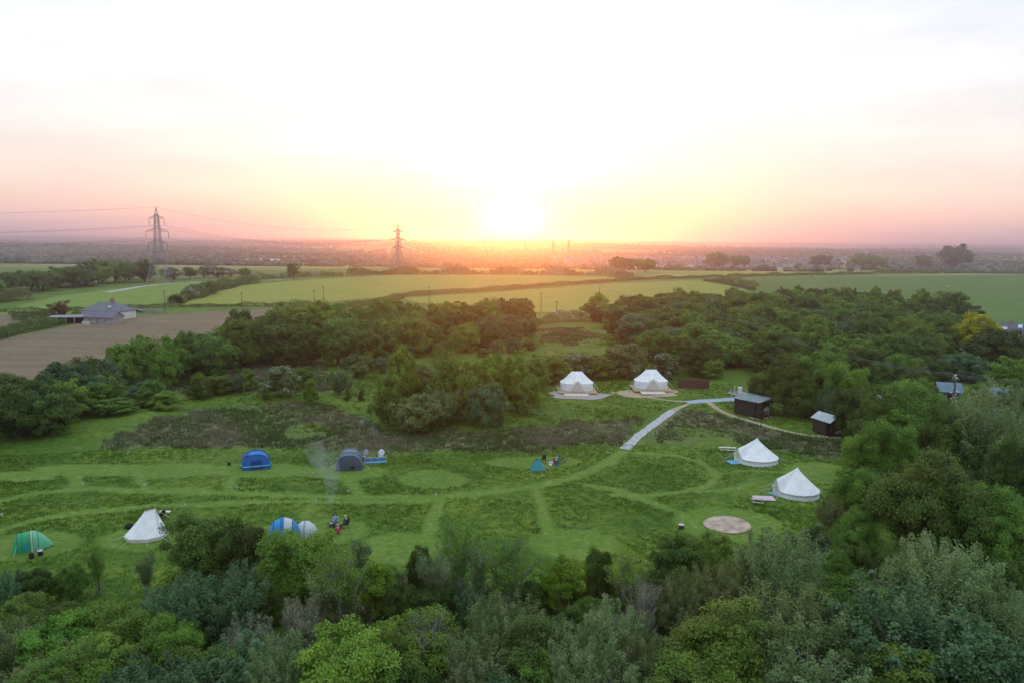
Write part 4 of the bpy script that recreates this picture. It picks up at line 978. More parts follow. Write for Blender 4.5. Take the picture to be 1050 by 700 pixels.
tingreen = mat('tin_roof_green', (0.10, 0.15, 0.16), 0.5, scale=1, col2=(0.16, 0.21, 0.215), spec=0.5)
blackm = mat('black_fabric', (0.012, 0.012, 0.014), 0.8)
blackmetal = mat('black_metal', (0.02, 0.02, 0.022), 0.5)
steel = mat('grey_steel', (0.30, 0.31, 0.33), 0.5, metal=0.3)
white = mat('white_plastic', (0.66, 0.66, 0.66), 0.5)
glass = mat('dark_glass', (0.02, 0.025, 0.03), 0.15, spec=0.6)
bluegs = mat('groundsheet_blue', (0.07, 0.32, 0.50), 0.6)
FL = {n: mat('nylon_'+n, c, rough=0.55, var=0.06, trans=0.2, spec=0.4) for n, c in dict(
  green=(0.02, 0.30, 0.13), lgreen=(0.13, 0.46, 0.27), cream=(0.45, 0.55, 0.35), seam=(0.005, 0.10, 0.075), blue=(0.008, 0.10, 0.36), mblue=(0.015, 0.19, 0.50), skyblue=(0.01, 0.24, 0.56),
  dblue=(0.008, 0.05, 0.22), trim=(0.12, 0.55, 0.62), grey=(0.085, 0.13, 0.17), lgrey=(0.16, 0.23, 0.28), dgrey=(0.045, 0.065, 0.09), white=(0.46, 0.50, 0.53), teal=(0.03, 0.26, 0.28), lteal=(0.13, 0.36, 0.36), dteal=(0.01, 0.07, 0.09), red=(0.5, 0.03, 0.03), yellow=(0.5, 0.35, 0.08)).items()}
def guys(t, pairs, m, rad=0.022, name='guy_rope'):
    for a_, b_ in pairs:
        mb = MB(); mb.tube([a_, b_], rad, 4); mb.build(name, m, t)
def bell(px, py, label, wpx=44, hgt=3.0, door=math.pi, cap=0.22, group=None):
    g = at(px, py); r_ = wpx*g.y/F/2/(vec(px, py).y)
    t = empty('bell_tent', g); tag(t, label, 'bell tent', group)
    NS = 72; NR = 9; wall = 0.62; mb = MB(); vs = []
    def eave(a_):
        d = abs((a_-door+math.pi) % (2*math.pi)-math.pi); dz_ = max(0, 1-d/0.30); sc = abs(math.sin(a_*8))  # 16 guy points
        return r_*(1+0.025*(1-sc)) , wall + 1.25*dz_ + 0.03*sc, dz_
    for i_ in range(NR+1):
        t_ = i_/NR
        for j in range(NS):
            a_ = 2*math.pi*j/NS; R_, ez, dz_ = eave(a_); sg = 0.10*math.sin(math.pi*t_)*abs(math.sin(a_*8))*0.6
            q = cap*0.25 + (R_-cap*0.25)*t_; z_ = hgt-(hgt-ez)*(t_**(0.86+0.14*dz_)) - sg
            vs.append((q*math.cos(a_), q*math.sin(a_), z_))
    fs = [(i_*NS+j, (i_+1)*NS+j, (i_+1)*NS+(j+1) % NS, i_*NS+(j+1) % NS) for i_ in range(NR) for j in range(NS)]
    mb.add(vs, fs); mb.add([(0, 0, hgt+0.10)]+vs[:NS], [(0, j+1, (j+1) % NS+1) for j in range(NS)])
    mb.build('roof', canvas, t, smooth=True)
    mb = MB(); vs = []
    for z_, k_ in ((0.0, 0.99), (0.3, 0.985), (1, 0.975)):
        for j in range(NS): a_ = 2*math.pi*j/NS; R_, ez, dz_ = eave(a_); vs.append((R_*k_*math.cos(a_), R_*k_*math.sin(a_), max(0.02, ez-0.03)*z_))
    mb.add(vs, [(i_*NS+j, i_*NS+(j+1) % NS, (i_+1)*NS+(j+1) % NS, (i_+1)*NS+j) for i_ in range(2) for j in range(NS)]); mb.build('wall', canvas, t, smooth=True)
    mb = MB(); vs = []                                              # valance along the eave
    for z_ in (0.03, -0.11):
        for j in range(NS): a_ = 2*math.pi*j/NS; R_, ez, dz_ = eave(a_); vs.append(((R_+0.02)*math.cos(a_), (R_+0.02)*math.sin(a_), ez+z_+(0.03*math.sin(j*3) if z_ < 0 else 0)))
    mb.add(vs, [(NS+j, NS+(j+1) % NS, (j+1) % NS, j) for j in range(NS)]); mb.build('valance', trim, t)
    ca, sa = math.cos(door), math.sin(door); mb = MB()
    for s_ in (-1, 1):
        c2 = door+s_*0.20; mb.add([((r_+0.03)*ca, (r_+0.03)*sa, 1.75), ((r_+0.03)*ca, (r_+0.03)*sa, 0.05), ((r_+.03)*math.cos(c2), (r_+.03)*math.sin(c2), 0.05), ((r_+.03)*math.cos(door+s_*.12), (r_+.03)*math.sin(door+s_*.12), 1.2)], [(0, 1, 2, 3) if s_ > 0 else (3, 2, 1, 0)])
    mb.build('door', canvas_cream, t)
    mb = MB(); mb.box(((r_+0.55)*ca, (r_+0.55)*sa, 0.06), (1.5, 1.5, 0.04), door); mb.build('doormat', bluegs, t)
    pr = []
    for k_ in range(16):
        a_ = math.pi/16+k_*math.pi/8; R_, ez, _ = eave(a_); pr.append(((R_*math.cos(a_), R_*math.sin(a_), ez), ((R_+1.3)*math.cos(a_), (R_+1.3)*math.sin(a_), 0.03)))
    pr.append(((r_*ca, r_*sa, 1.87), ((r_+2.6)*ca, (r_+2.6)*sa, 0.03)))
    guys(t, pr, ropeg)
    return t
bell(775, 472, 'white bell tent nearer the huts, on grass below the brown slope', 43, 3.0, door=R(196), group=None)
bell(816, 506, 'white bell tent nearest the great round tree, with a chequered rug at its door', 45, 3.05, door=R(190))

def deck_tent(px, py, label, wpx, group=None):
    g = at(px, py); W_ = wpx*g.y/F
    t = empty('deck_tent', g); tag(t, label, 'bell tent', group)
    hx, hy = W_/2, W_*0.36; NS = 96; NR = 9; D0 = 0.45; hgt = 3.45+D0; ev = 1.35+D0
    def pe(a_):
        ca, sa = math.cos(a_), math.sin(a_); p_ = 0.75
        x = hx*np.sign(ca)*abs(ca)**p_; y = hy*np.sign(sa)*abs(sa)**p_
        d = max(0, 1-abs(x)/0.95) if sa < 0 else 0
        apx = (W_*0.155)*max(-1, min(1, ca*2.2)); return x, y-0.25*d, ev+0.10*abs(math.cos(a_*8))+0.62*d, apx, d
    mb = MB(); vs = []
    for i_ in range(NR+1):
        t_ = i_/NR
        for j in range(NS):
            x, y, ez, ax, d = pe(2*math.pi*j/NS); vs.append((ax+(x-ax)*t_, y*t_, ez+(hgt-ez)*(1-t_)**1.22 if d < .2 else ez+(hgt-ez)*(1-t_)**1.1))
    mb.add(vs, [(i_*NS+j, (i_+1)*NS+j, (i_+1)*NS+(j+1) % NS, i_*NS+(j+1) % NS) for i_ in range(NR) for j in range(NS)]); mb.build('roof', canvas, t, smooth=True)
    mb = MB(); vs = []
    for z_ in (0, 1):
        for j in range(NS): x, y, ez, ax, d = pe(2*math.pi*j/NS); vs.append((x*.985, y*.985, D0+(ez-D0-0.02)*z_))
    mb.add(vs, [(j, (j+1) % NS, NS+(j+1) % NS, NS+j) for j in range(NS)]); mb.build('wall', canvas, t, smooth=True)
    yf = -hy-0.30; mb = MB()                                        # cream A-shaped door front
    mb.add([(-1.25, yf, D0+0.02), (0, yf-0.03, D0+1.85), (1.25, yf, D0+0.02), (0, yf-0.03, D0+0.02)], [(0, 3, 1), (3, 2, 1)])
    dr = mb.build('door', canvas_cream, t)
    mb = MB(); mb.box((0, yf-0.05, D0+0.8), (0.05, 0.03, 1.5)); mb.tube([(-1.25, yf-.04, D0+.03), (0, yf-.06, D0+1.87), (1.25, yf-.04, D0+.03)], 0.03, 4); mb.build('zip', trim, dr)
    mb = MB()
    nb = 14
    for k_ in range(nb): mb.box((0, -hy-0.9+(2*hy+1.2)*(k_+.5)/nb, D0-0.06), (W_+1.0, (2*hy+1.2)/nb-0.02, 0.05))
    for k_ in range(5): mb.box((-W_/2+W_*k_/4, 0, (D0-0.1)/2), (0.14, 2*hy, D0-0.1))
    mb.box((0, -hy-0.92, D0-0.16), (W_+1.0, 0.05, 0.22))
    mb.build('deck', woodm, t)
    mb = MB()
    for k_ in range(10): mb.box((-0.35, -hy-1.15-0.21*k_, D0-0.16), (W_*0.72, 0.19, 0.05))
    mb.box((-0.35, -hy-3.15, D0-0.26), (W_*0.72, 0.06, 0.2))
    for k_ in (-1, 0, 1): mb.box((-0.35+k_*W_*.33, -hy-3.0, 0.08), (0.14, 0.14, 0.36))
    mb.build('porch', palewood, t)
    guys(t, [((s_*hx, 0.6*q, ev), (s_*(hx+1.4), 0.9*q, 0.02)) for s_ in (-1, 1) for q in (-1, 1)] + [((x, hy, ev), (x*1.1, hy+1.5, 0.02)) for x in (-1.8, 0, 1.8)], rope)
    return t
deck_tent(591, 401, 'left of two white canvas tents on wooden decks, on a pale stony pad', 34.5)
deck_tent(667, 399, 'right of two white canvas tents on wooden decks, beside the brown fence', 34.5)

def hoop(x, w_, hh, n=14, pw=0.8):
    return [(x, w_*math.copysign(abs(math.cos(t))**pw, math.cos(t)), hh*max(0.0, math.sin(t))**pw) for t in [math.pi*k/(n-1) for k in range(n)]]
def loft(t, name, stations, m, n=14):
    mb = MB(); vs = []
    for (x, w_, hh) in stations: vs += hoop(x, w_, max(hh, 0.01), n)
    mb.add(vs, [(i_*n+j, (i_+1)*n+j, (i_+1)*n+j+1, i_*n+j+1) for i_ in range(len(stations)-1) for j in range(n-1)])
    return mb.build(name, m, t, smooth=True)
def pole_sleeve(t, x, w_, hh, m, rad=0.04):
    mb = MB(); mb.tube([(a_, b_*1.01, c_*1.01+.01) for a_, b_, c_ in hoop(x, w_, hh, 18)], rad, 5); return mb.build('pole_sleeve', m, t)
def fan(x, w_, hh, bulge, m, t, name, n=14):
    mb = MB(); pts = hoop(x, w_, hh, n); mb.add(pts+[(x+bulge, 0, hh*0.25)], [(j, j+1, n) if bulge < 0 else (j+1, j, n) for j in range(n-1)]+[(0, n-1, n) if bulge > 0 else (n-1, 0, n)]); return mb.build(name, m, t)
# green tunnel tent (front faces left)
g = at(31, 562); t = empty('tunnel_tent', g, R(34), (.65, .65, .80)); tag(t, 'green tunnel tent with pale green rear on the far left grass', 'tent')
loft(t, 'front_panel', [(-2.1, 0.95, 0.02), (-1.75, 1.15, 1.35), (-1.45, 1.25, 1.95), (-0.9, 1.30, 1.92)], FL['green'])
loft(t, 'middle_panel', [(-0.9, 1.30, 1.92), (0.1, 1.35, 2.0)], FL['green'])
loft(t, 'stripe', [(0.1, 1.35, 2.0), (0.35, 1.36, 2.02)], FL['cream'])
loft(t, 'rear_panel', [(0.35, 1.36, 2.02), (1.0, 1.25, 1.85), (1.7, 1.0, 1.3), (2.3, 0.6, 0.62), (2.75, 0.25, 0.06)], FL['lgreen'])
for x_, w_, h_ in ((-1.45, 1.25, 1.95), (-0.9, 1.3, 1.92), (0.1, 1.35, 2.0), (0.35, 1.36, 2.02), (1.0, 1.25, 1.85)): pole_sleeve(t, x_, w_, h_, FL['seam'], 0.022)
mb = MB(); mb.add([(-0.75, -1.32, .15), (-0.2, -1.35, .15), (-0.2, -1.30, 1.15), (-0.75, -1.26, 1.1)], [(0, 1, 2, 3)]); mb.build('window', FL['teal'], t)
guys(t, [((2.7, 0, 0.3), (3.6, 0, 0.02)), ((-1.5, -1.2, 1.0), (-1.9, -2.3, 0.02)), ((0.3, -1.3, 1.0), (0.3, -2.3, .02)), ((0.3, 1.3, 1.0), (0.3, 2.3, .02))], FL['cream'])
# blue dome tent
g = at(262.5, 478); t = empty('dome_tent', g, R(-68)); tag(t, 'royal blue dome tent with pale blue hem, furthest left of the back row', 'tent')
loft(t, 'front_panel', [(1.55, 1.25, 0.05), (1.45, 1.5, 1.15), (1.15, 1.62, 1.85)], FL['blue'])
loft(t, 'middle_panel', [(1.15, 1.62, 1.85), (0.2, 1.68, 2.15), (-0.4, 1.65, 2.1)], FL['mblue'])
loft(t, 'rear_panel', [(-0.4, 1.65, 2.1), (-1.3, 1.4, 1.7), (-1.9, 0.9, 0.05)], FL['blue'])
pole_sleeve(t, 1.15, 1.62, 1.85, FL['mblue'], 0.06); pole_sleeve(t, 0.2, 1.68, 2.15, FL['dblue'], 0.05)
mb = MB(); pts = [(1.56, y_, 0.5) for y_ in (-1.45, -.7, 0, .7, 1.45)]+[(0.6, 1.72, .5), (-0.5, 1.68, .5)]; mb.tube(pts, 0.06, 5); mb.tube([(1.56, -1.45, .5), (0.6, -1.72, .5), (-0.5, -1.68, .5)], 0.06, 5); mb.build('hem', FL['trim'], t)
mb = MB(); mb.add([(0.1, 1.63, 0.95), (-0.45, 1.60, 0.95), (-0.35, 1.33, 1.6), (0.05, 1.36, 1.62)], [(0, 1, 2, 3)]); mb.build('window', FL['white'], t)
mb = MB(); mb.add([(1.2, -1.6, 1.62), (1.25, -0.7, 1.95), (0.1, -1.1, 1.98), (0.2, -1.62, 1.6)], [(0, 1, 2, 3)]); mb.add([(1.62, -.8, .1), (1.62, .8, .1), (1.50, .6, 1.2), (1.50, -.6, 1.2)], [(0, 1, 2, 3)]); mb.build('door', FL['dblue'], t)
# grey tunnel tent (front to camera)
g = at(359, 477); t = empty('tunnel_tent', g, R(-82)); tag(t, 'slate grey tunnel tent with three hoops beside the striped windbreak', 'tent')
loft(t, 'front_panel', [(2.15, 1.55, 0.05), (1.95, 1.58, 1.25), (1.65, 1.6, 1.80)], FL['dgrey'])
loft(t, 'middle_panel', [(1.65, 1.6, 1.80), (0.55, 1.62, 1.98)], FL['grey'])
loft(t, 'stripe', [(0.55, 1.62, 1.98), (0.25, 1.62, 2.02)], FL['white'])
loft(t, 'rear_panel', [(0.25, 1.62, 2.02), (-0.9, 1.5, 1.95), (-1.8, 1.2, 1.3), (-2.5, .8, .05)], FL['grey'])
for x_, w_, h_, m_ in ((1.65, 1.6, 1.80, 'lgrey'), (0.55, 1.62, 1.98, 'lgrey'), (-0.9, 1.5, 1.95, 'lgrey')): pole_sleeve(t, x_, w_, h_, FL[m_], 0.055)
mb = MB(); mb.add([(2.14, 0.1, 0.5), (2.14, 0.8, 0.5), (2.16, 0.45, 0.1)], [(0, 1, 2)]); mb.build('door_flap', blackm, t)
guys(t, [((1.6, s_*1.55, .9), (1.9, s_*2.6, .02)) for s_ in (-1, 1)]+[((-.9, s_*1.45, 1), (-1.0, s_*2.5, .02)) for s_ in (-1, 1)], rope, 0.018)
# windbreak
g = at(384, 476); t = empty('windbreak', g, R(4)); tag(t, 'windbreak striped in red, cream, blue and white beside the grey tent', 'windbreak')
pts = [(-1.5, 0.25), (-1.25, -0.15), (-0.4, -0.1), (0.5, 0.1), (1.45, 0.3)]
for k_, ((x0, y0), (x1, y1)) in enumerate(zip(pts[:-1], pts[1:])):
    mb = MB(); zs = [0.08, 0.28, 0.44, 0.66, 0.88, 1.02]; ms = ['teal', 'white', 'mblue', 'skyblue', 'yellow'] if k_ else ['red']*5
    for q in range(5): mb.add([(x0, y0, zs[q]), (x1, y1, zs[q]), (x1, y1, zs[q+1]), (x0, y0, zs[q+1])], [(0, 1, 2, 3)], q)
    mb.build('panel', [FL[m_] for m_ in ms], t)
for (x0, y0) in pts:
    mb = MB(); mb.tube([(x0, y0, 0), (x0, y0, 1.2)], 0.025, 5); mb.build('pole', palewood, t)
# cream ridge tent
g = at(150.5, 551); t = empty('ridge_tent', g, R(8), (.9, .9, .93)); tag(t, 'cream canvas tent with a short ridge, alone at lower left', 'tent')
A = [(-0.15, 0.15, 2.75), (0.75, 0.75, 2.80)]; fl = [(-2.15, -0.35), (-1.2, -1.35), (0.55, -1.45), (1.65, -0.75), (2.05, 0.6), (1.2, 1.6), (-0.6, 1.6), (-1.9, 0.8)]
e = [(x, y, 0.38) for x, y in fl]; mb = MB(); top = [0, 0, 0, 1, 1, 1, 0, 0]; vs = []
NRr = 6
for i_ in range(NRr+1):
    t_ = i_/NRr
    for j in range(8):
        a_ = A[top[j]]; vs.append((a_[0]+(e[j][0]-a_[0])*t_, a_[1]+(e[j][1]-a_[1])*t_, a_[2]+(e[j][2]-a_[2])*t_**0.88))
mb.add(vs, [(i_*8+j, (i_+1)*8+j, (i_+1)*8+(j+1) % 8, i_*8+(j+1) % 8) for i_ in range(NRr) for j in range(8)]); mb.build('roof', canvas, t)
mb = MB(); mb.add([(x*.97, y*.97, 0.0) for x, y in fl]+[(x*.98, y*.98, .37) for x, y in fl], [(j, (j+1) % 8, 8+(j+1) % 8, 8+j) for j in range(8)]); mb.build('wall', canvas_cream, t)
mb = MB(); mb.tube([A[0], A[1]], 0.05, 6); mb.tube([A[1], e[3]], 0.035, 5); mb.build('ridge', trim, t)
mb = MB(); mb.tube([A[1], (0.78, 0.77, 3.0)], 0.03, 5); mb.build('pole', palewood, t)
guys(t, [((x, y, .4), (x*1.5, y*1.6, 0.02)) for x, y in fl]+[((2.0, .5, 1.0), (3.6, 1.6, .02)), ((0.8, 0.8, 2.7), (3.2, 2.6, .02))], FL['cream'])
# blue and white tent, half behind the light green tree
g = at(291, 552); t = empty('dome_tent', g, R(14), (.78, .86, 1.0)); tag(t, 'sky blue and white domed tent half hidden behind the light green tree', 'tent')
loft(t, 'blue_end', [(-2.0, 0.9, 0.05), (-1.7, 1.25, 1.1), (-1.1, 1.42, 1.75), (-0.2, 1.5, 2.0)], FL['skyblue'])
loft(t, 'middle_panel', [(-0.2, 1.5, 2.0), (0.15, 1.5, 2.02)], FL['mblue'])
loft(t, 'white_panel', [(0.15, 1.5, 2.02), (1.1, 1.4, 1.75)], FL['white'])
loft(t, 'rear_panel', [(1.1, 1.4, 1.75), (1.7, 1.1, 1.2), (2.1, 0.7, 0.05)], FL['skyblue'])
for x_, w_, h_ in ((-1.1, 1.42, 1.75), (-.2, 1.5, 2.0), (1.1, 1.4, 1.75)): pole_sleeve(t, x_, w_, h_, FL['dblue'], 0.04)
g = at(313, 547); t = empty('dome_tent', g, R(10)); tag(t, 'small pale grey dome tent peeping over the light green tree', 'tent')
loft(t, 'flysheet', [(-1.2, 0.3, 0.05), (-0.9, 0.8, 0.75), (-0.3, 1.1, 1.2), (0.3, 1.1, 1.2), (0.9, 0.8, 0.75), (1.2, 0.3, 0.05)], FL['white']); pole_sleeve(t, 0, 1.12, 1.24, FL['lgrey'])
# teal two-man tent
g = at(551, 481); t = empty('pyramid_tent', g, R(14)); tag(t, 'small teal tent with a paler side, beside the seated person in red', 'tent')
ap = (0.0, 0.1, 1.35); c_ = [(-1.15, -0.6), (0.75, -0.75), (1.15, 0.6), (-0.7, 0.9)]
def face(nm, a_, b_, m_):
    mb = MB(); vs = []
    for i_ in range(5):
        s_ = i_/4
        for j in range(5):
            q = j/4; x = a_[0]+(b_[0]-a_[0])*q; y = a_[1]+(b_[1]-a_[1])*q; w_ = s_**0.85
            vs.append((ap[0]+(x-ap[0])*s_+(b_[0]-a_[0])*0.12*(q-.5)*(1-s_), ap[1]+(y-ap[1])*s_+(b_[1]-a_[1])*.12*(q-.5)*(1-s_), ap[2]*(1-s_**1.5)+0.02))
    mb.add(vs, [(i_*5+j, (i_+1)*5+j, (i_+1)*5+j+1, i_*5+j+1) for i_ in range(4) for j in range(4)]); return mb.build(nm, m_, t, smooth=True)
face('front_panel', c_[0], c_[1], FL['teal']); face('side_panel', c_[1], c_[2], FL['lteal']); face('rear_panel', c_[2], c_[3], FL['teal']); face('side_panel', c_[3], c_[0], FL['teal'])
mb = MB(); mb.box((0, .1, 1.36), (0.5, 0.3, 0.05)); mb.build('vent', FL['dteal'], t)
guys(t, [((x, y, .1), (x*1.4, y*1.4, .02)) for x, y in c_], FL['cream'], 0.018)

# ---- people: one skinned body each
skinm = mat('skin', (0.45, 0.28, 0.20), 0.6)
denim = mat('denim', (0.04, 0.06, 0.11), 0.8)
def person(loc, rz, pose, shirt, trousers, hair, label):
    t = empty('person', loc, rz); tag(t, label, 'person')
    if pose == 'sit': Jt = {'p': (0, 0, .42), 'c': (0, -.05, .72), 'n': (0, -.03, .98), 'h': (0, .02, 1.12), 'ht': (0, .03, 1.27), 'k': (.13, .45, .50), 'f': (.13, .52, .08), 't': (.13, .68, .05), 's': (.19, -.03, .93), 'e': (.26, .14, .66), 'w': (.18, .38, .60), 'hd': (.15, .45, .58)}
    elif pose == 'ground': Jt = {'p': (0, 0, .14), 'c': (0, -.08, .42), 'n': (0, -.06, .70), 'h': (0, -.01, .84), 'ht': (0, 0, .99), 'k': (.15, .38, .42), 'f': (.15, .66, .08), 't': (.15, .84, .06), 's': (.19, -.06, .65), 'e': (.27, .12, .38), 'w': (.17, .34, .40), 'hd': (.14, .42, .40)}
    elif pose == 'bend': Jt = {'p': (0, 0, .88), 'c': (0, .22, 1.12), 'n': (0, .42, 1.26), 'h': (0, .55, 1.30), 'ht': (0, .68, 1.28), 'k': (.11, .10, .48), 'f': (.12, -.04, .08), 't': (.12, .14, .04), 's': (.19, .38, 1.20), 'e': (.22, .50, .92), 'w': (.16, .62, .70), 'hd': (.15, .68, .62)}
    verts = []; edges = []; rad = []
    def v(p, r_, par=None):
        verts.append(p); rad.append(r_)
        if par is not None: edges.append((par, len(verts)-1))
        return len(verts)-1
    p = v(Jt['p'], .15); c1 = v(Jt['c'], .155, p); n0 = v(tuple(a*.25+b*.75 for a, b in zip(Jt['c'], Jt['n'])), .12, c1); nn = v(Jt['n'], .055, n0); hh = v(Jt['h'], .095, nn); v(Jt['ht'], .085, hh)
    for s_ in (-1, 1):
        m_ = lambda q: (q[0]*s_, q[1], q[2])
        hip = v((.10*s_, Jt['p'][1], Jt['p'][2]-.02), .10, p); kn = v(m_(Jt['k']), .068, hip); an = v(m_(Jt['f']), .042, kn); v(m_(Jt['t']), .038, an)
        sh = v(m_(Jt['s']), .062, n0); el_ = v(m_(Jt['e']), .045, sh); wr = v(m_(Jt['w']), .030, el_); hd = v(m_(Jt['hd']), .035, wr)
        base_ = Vector(m_(Jt['hd'])); dr_ = (base_-Vector(m_(Jt['w']))).normalized(); sd_ = dr_.cross(Vector((0, 0, 1))).normalized()
        for q in range(4): v(tuple(base_+dr_*(.075+.008*(q in (1, 2)))+sd_*(-.03+.02*q)), .0095, hd)
        v(tuple(base_+sd_*.045*-s_+dr_*.02), .011, hd)
    me_ = bpy.data.meshes.new('tmp'); me_.from_pydata(verts, edges, []); ob = link('body', me_, None)
    md = ob.modifiers.new('skin', 'SKIN'); sv = me_.skin_vertices[0].data
    for i_, r_ in enumerate(rad): sv[i_].radius = (r_, r_)
    sv[0].use_root = True
    ob.modifiers.new('sub', 'SUBSURF').levels = 1
    dg = bpy.context.evaluated_depsgraph_get(); bm_ = bpy.data.meshes.new_from_object(ob.evaluated_get(dg)); bpy.data.objects.remove(ob)
    bm_.name = 'body'; bm_.materials.clear()
    for m_ in (skinm, shirt, trousers, blackm): bm_.materials.append(m_)
    pz, nz_ = Vector(Jt['p']), Vector(Jt['n']); ax = (nz_-pz); ll = ax.length; ax.normalize()
    for f in bm_.polygons:
        c_ = f.center; a_ = (c_-pz).dot(ax); f.use_smooth = True
        hands = min((c_-Vector((s_*Jt['hd'][0], Jt['hd'][1], Jt['hd'][2]))).length for s_ in (-1, 1)) < .085
        feet = c_.z < .11 and pose != 'ground' or (c_-Vector((Jt['t'][0], Jt['t'][1], Jt['t'][2]))).length < .15 or (c_-Vector((-Jt['t'][0], Jt['t'][1], Jt['t'][2]))).length < .15
        armd = min(seg3(c_, Vector((s_*Jt['s'][0], Jt['s'][1], Jt['s'][2])), Vector((s_*Jt['e'][0], Jt['e'][1], Jt['e'][2])), Vector((s_*Jt['w'][0], Jt['w'][1], Jt['w'][2]))) for s_ in (-1, 1))
        legd = min(seg3(c_, Vector((s_*.10, Jt['p'][1], Jt['p'][2]-.02)), Vector((s_*Jt['k'][0], Jt['k'][1], Jt['k'][2])), Vector((s_*Jt['f'][0], Jt['f'][1], Jt['f'][2]))) for s_ in (-1, 1))
        f.material_index = 0 if hands or a_ > ll*0.98 else 3 if feet else 1 if (armd < .075 and armd < legd) or (a_ > ll*0.12 and legd > .09) else 2
    link('body', bm_, t)
    mb = MB(); H0 = Vector(Jt['h']).lerp(Vector(Jt['ht']), .55); vs = []; n_, m2 = 10, 6
    for i_ in range(m2+1):
        ph = math.pi*0.62*i_/m2
        for j in range(n_):
            th = 2*math.pi*j/n_; vs.append((H0.x+.108*math.sin(ph)*math.cos(th), H0.y-.015+.118*math.sin(ph)*math.sin(th)-.03*(i_/m2), H0.z+.03+.115*math.cos(ph)))
    mb.add(vs, [(i_*n_+j, (i_+1)*n_+j, (i_+1)*n_+(j+1) % n_, i_*n_+(j+1) % n_) for i_ in range(m2) for j in range(n_)]); mb.build('hair', hair, t, smooth=True)
    return t
def seg3(p, *pts):
    b = 9
    for a_, c_ in zip(pts[:-1], pts[1:]):
        d = c_-a_; t_ = max(0, min(1, (p-a_).dot(d)/d.length_squared)); b = min(b, (p-a_-d*t_).length)
    return b
pinkm = mat('pink_cloth', (0.75, 0.03, 0.22), 0.8); redm = mat('red_cloth', (0.60, 0.02, 0.03), 0.8); bluel = mat('light_blue_cloth', (0.25, 0.40, 0.60), 0.8); dkc = mat('dark_cloth', (0.02, 0.022, 0.03), 0.8)
hbrown = mat('brown_hair', (0.06, 0.035, 0.02), 0.7); hfair = mat('fair_hair', (0.38, 0.33, 0.26), 0.7); hgrey = mat('grey_hair', (0.42, 0.42, 0.42), 0.7)
def chair(loc, rz, fab, label, round_back=False, cat='camping chair'):
    t = empty('camping_chair', loc, rz); tag(t, label, cat)
    mb = MB(); mb.add([(-.26, -.2, .40), (.26, -.2, .40), (.26, .28, .44), (-.26, .28, .44), (-.24, -.18, .36), (.24, -.18, .36), (.24, .26, .40), (-.24, .26, .40)], [(0, 1, 2, 3), (7, 6, 5, 4), (0, 4, 5, 1), (1, 5, 6, 2), (2, 6, 7, 3), (3, 7, 4, 0)]); mb.build('seat', fab, t)
    mb = MB()
    if round_back:
        n_ = 16; vs = []
        for s_, k_ in ((0, 1), (.05, .96)):
            vs += [(.42*k_*math.cos(2*math.pi*j/n_), -.24-s_-.12*math.sin(2*math.pi*j/n_), .82+.46*k_*math.sin(2*math.pi*j/n_)) for j in range(n_)]
        mb.add(vs, [tuple(range(n_)), tuple(range(n_, 2*n_))[::-1]]+[(j, n_+j, n_+(j+1) % n_, (j+1) % n_) for j in range(n_)])
    else: mb.add([(-.27, -.2, .42), (.27, -.2, .42), (.25, -.38, .98), (-.25, -.38, .98), (-.27, -.23, .42), (.27, -.23, .42), (.25, -.41, .98), (-.25, -.41, .98)], [(0, 1, 2, 3), (7, 6, 5, 4), (3, 2, 6, 7), (0, 3, 7, 4), (1, 5, 6, 2)])
    mb.build('backrest', fab, t)
    for (x, y) in ((-1, -1), (1, -1), (1, 1), (-1, 1)):
        mb = MB(); mb.tube([(x*.28, y*.27, 0), (x*.24, y*.22, .42)], .018, 5); mb.build('leg', blackmetal, t)
    for s_ in (-1, 1):
        mb = MB(); mb.tube([(s_*.27, -.28, .62), (s_*.30, .25, .62), (s_*.26, .27, .42)], .025, 5); mb.build('armrest', blackmetal, t)
    return t
g = at(344, 538.5); chair(g, R(200), blackm, 'black camping chair under the person in pale blue by the campfire'); person(g, R(200), 'sit', bluel, dkc, hbrown, 'person in a pale blue top sitting by the campfire')
g = at(354.5, 541); chair(g, R(120), blackm, 'black camping chair under the grey haired person by the campfire'); person(g, R(120), 'sit', dkc, dkc, hgrey, 'grey haired person dressed in black sitting by the campfire')
g = at(346.5, 547); person(g, R(25), 'ground', pinkm, dkc, hfair, 'person in a bright pink top on the grass by the campfire')
def firepit(px, py, label):
    g_ = at(px, py); t = empty('fire_pit', g_); tag(t, label, 'fire pit')
    mb = MB(); n_ = 14; pr = [(.18, .22), (.34, .30), (.42, .42), (.44, .43), (.40, .41), (.30, .33), (.02, .28)]
    mb.add([(r_*math.cos(2*math.pi*j/n_), r_*math.sin(2*math.pi*j/n_), z_) for r_, z_ in pr for j in range(n_)], [(i_*n_+j, i_*n_+(j+1) % n_, (i_+1)*n_+(j+1) % n_, (i_+1)*n_+j) for i_ in range(len(pr)-1) for j in range(n_)]); mb.build('bowl', blackmetal, t)
    for k_ in range(3):
        a_ = 2.1*k_; mb = MB(); mb.tube([(.2*math.cos(a_), .2*math.sin(a_), .26), (.34*math.cos(a_), .34*math.sin(a_), 0)], .022, 5); mb.build('leg', blackmetal, t)
    mb = MB()
    for k_ in range(4): a_ = k_*.9; mb.tube([(-.26*math.cos(a_), -.26*math.sin(a_), .33+.03*k_), (.26*math.cos(a_), .26*math.sin(a_), .36+.03*k_)], .045, 6)
    mb.build('logs', mat('ash_log', (0.30, 0.30, 0.30), 0.9, col2=(0.5, 0.5, 0.5)), t); return g_
fp1 = firepit(340, 540, 'smoking fire bowl beside the three campers')
fp2 = firepit(388.5, 469.5, 'smoking fire bowl behind the striped windbreak')
chair(at(374, 470.5), R(150), mat('lilac_fabric', (0.32, 0.30, 0.38), 0.8), 'round backed lilac grey chair left of the windbreak', True)
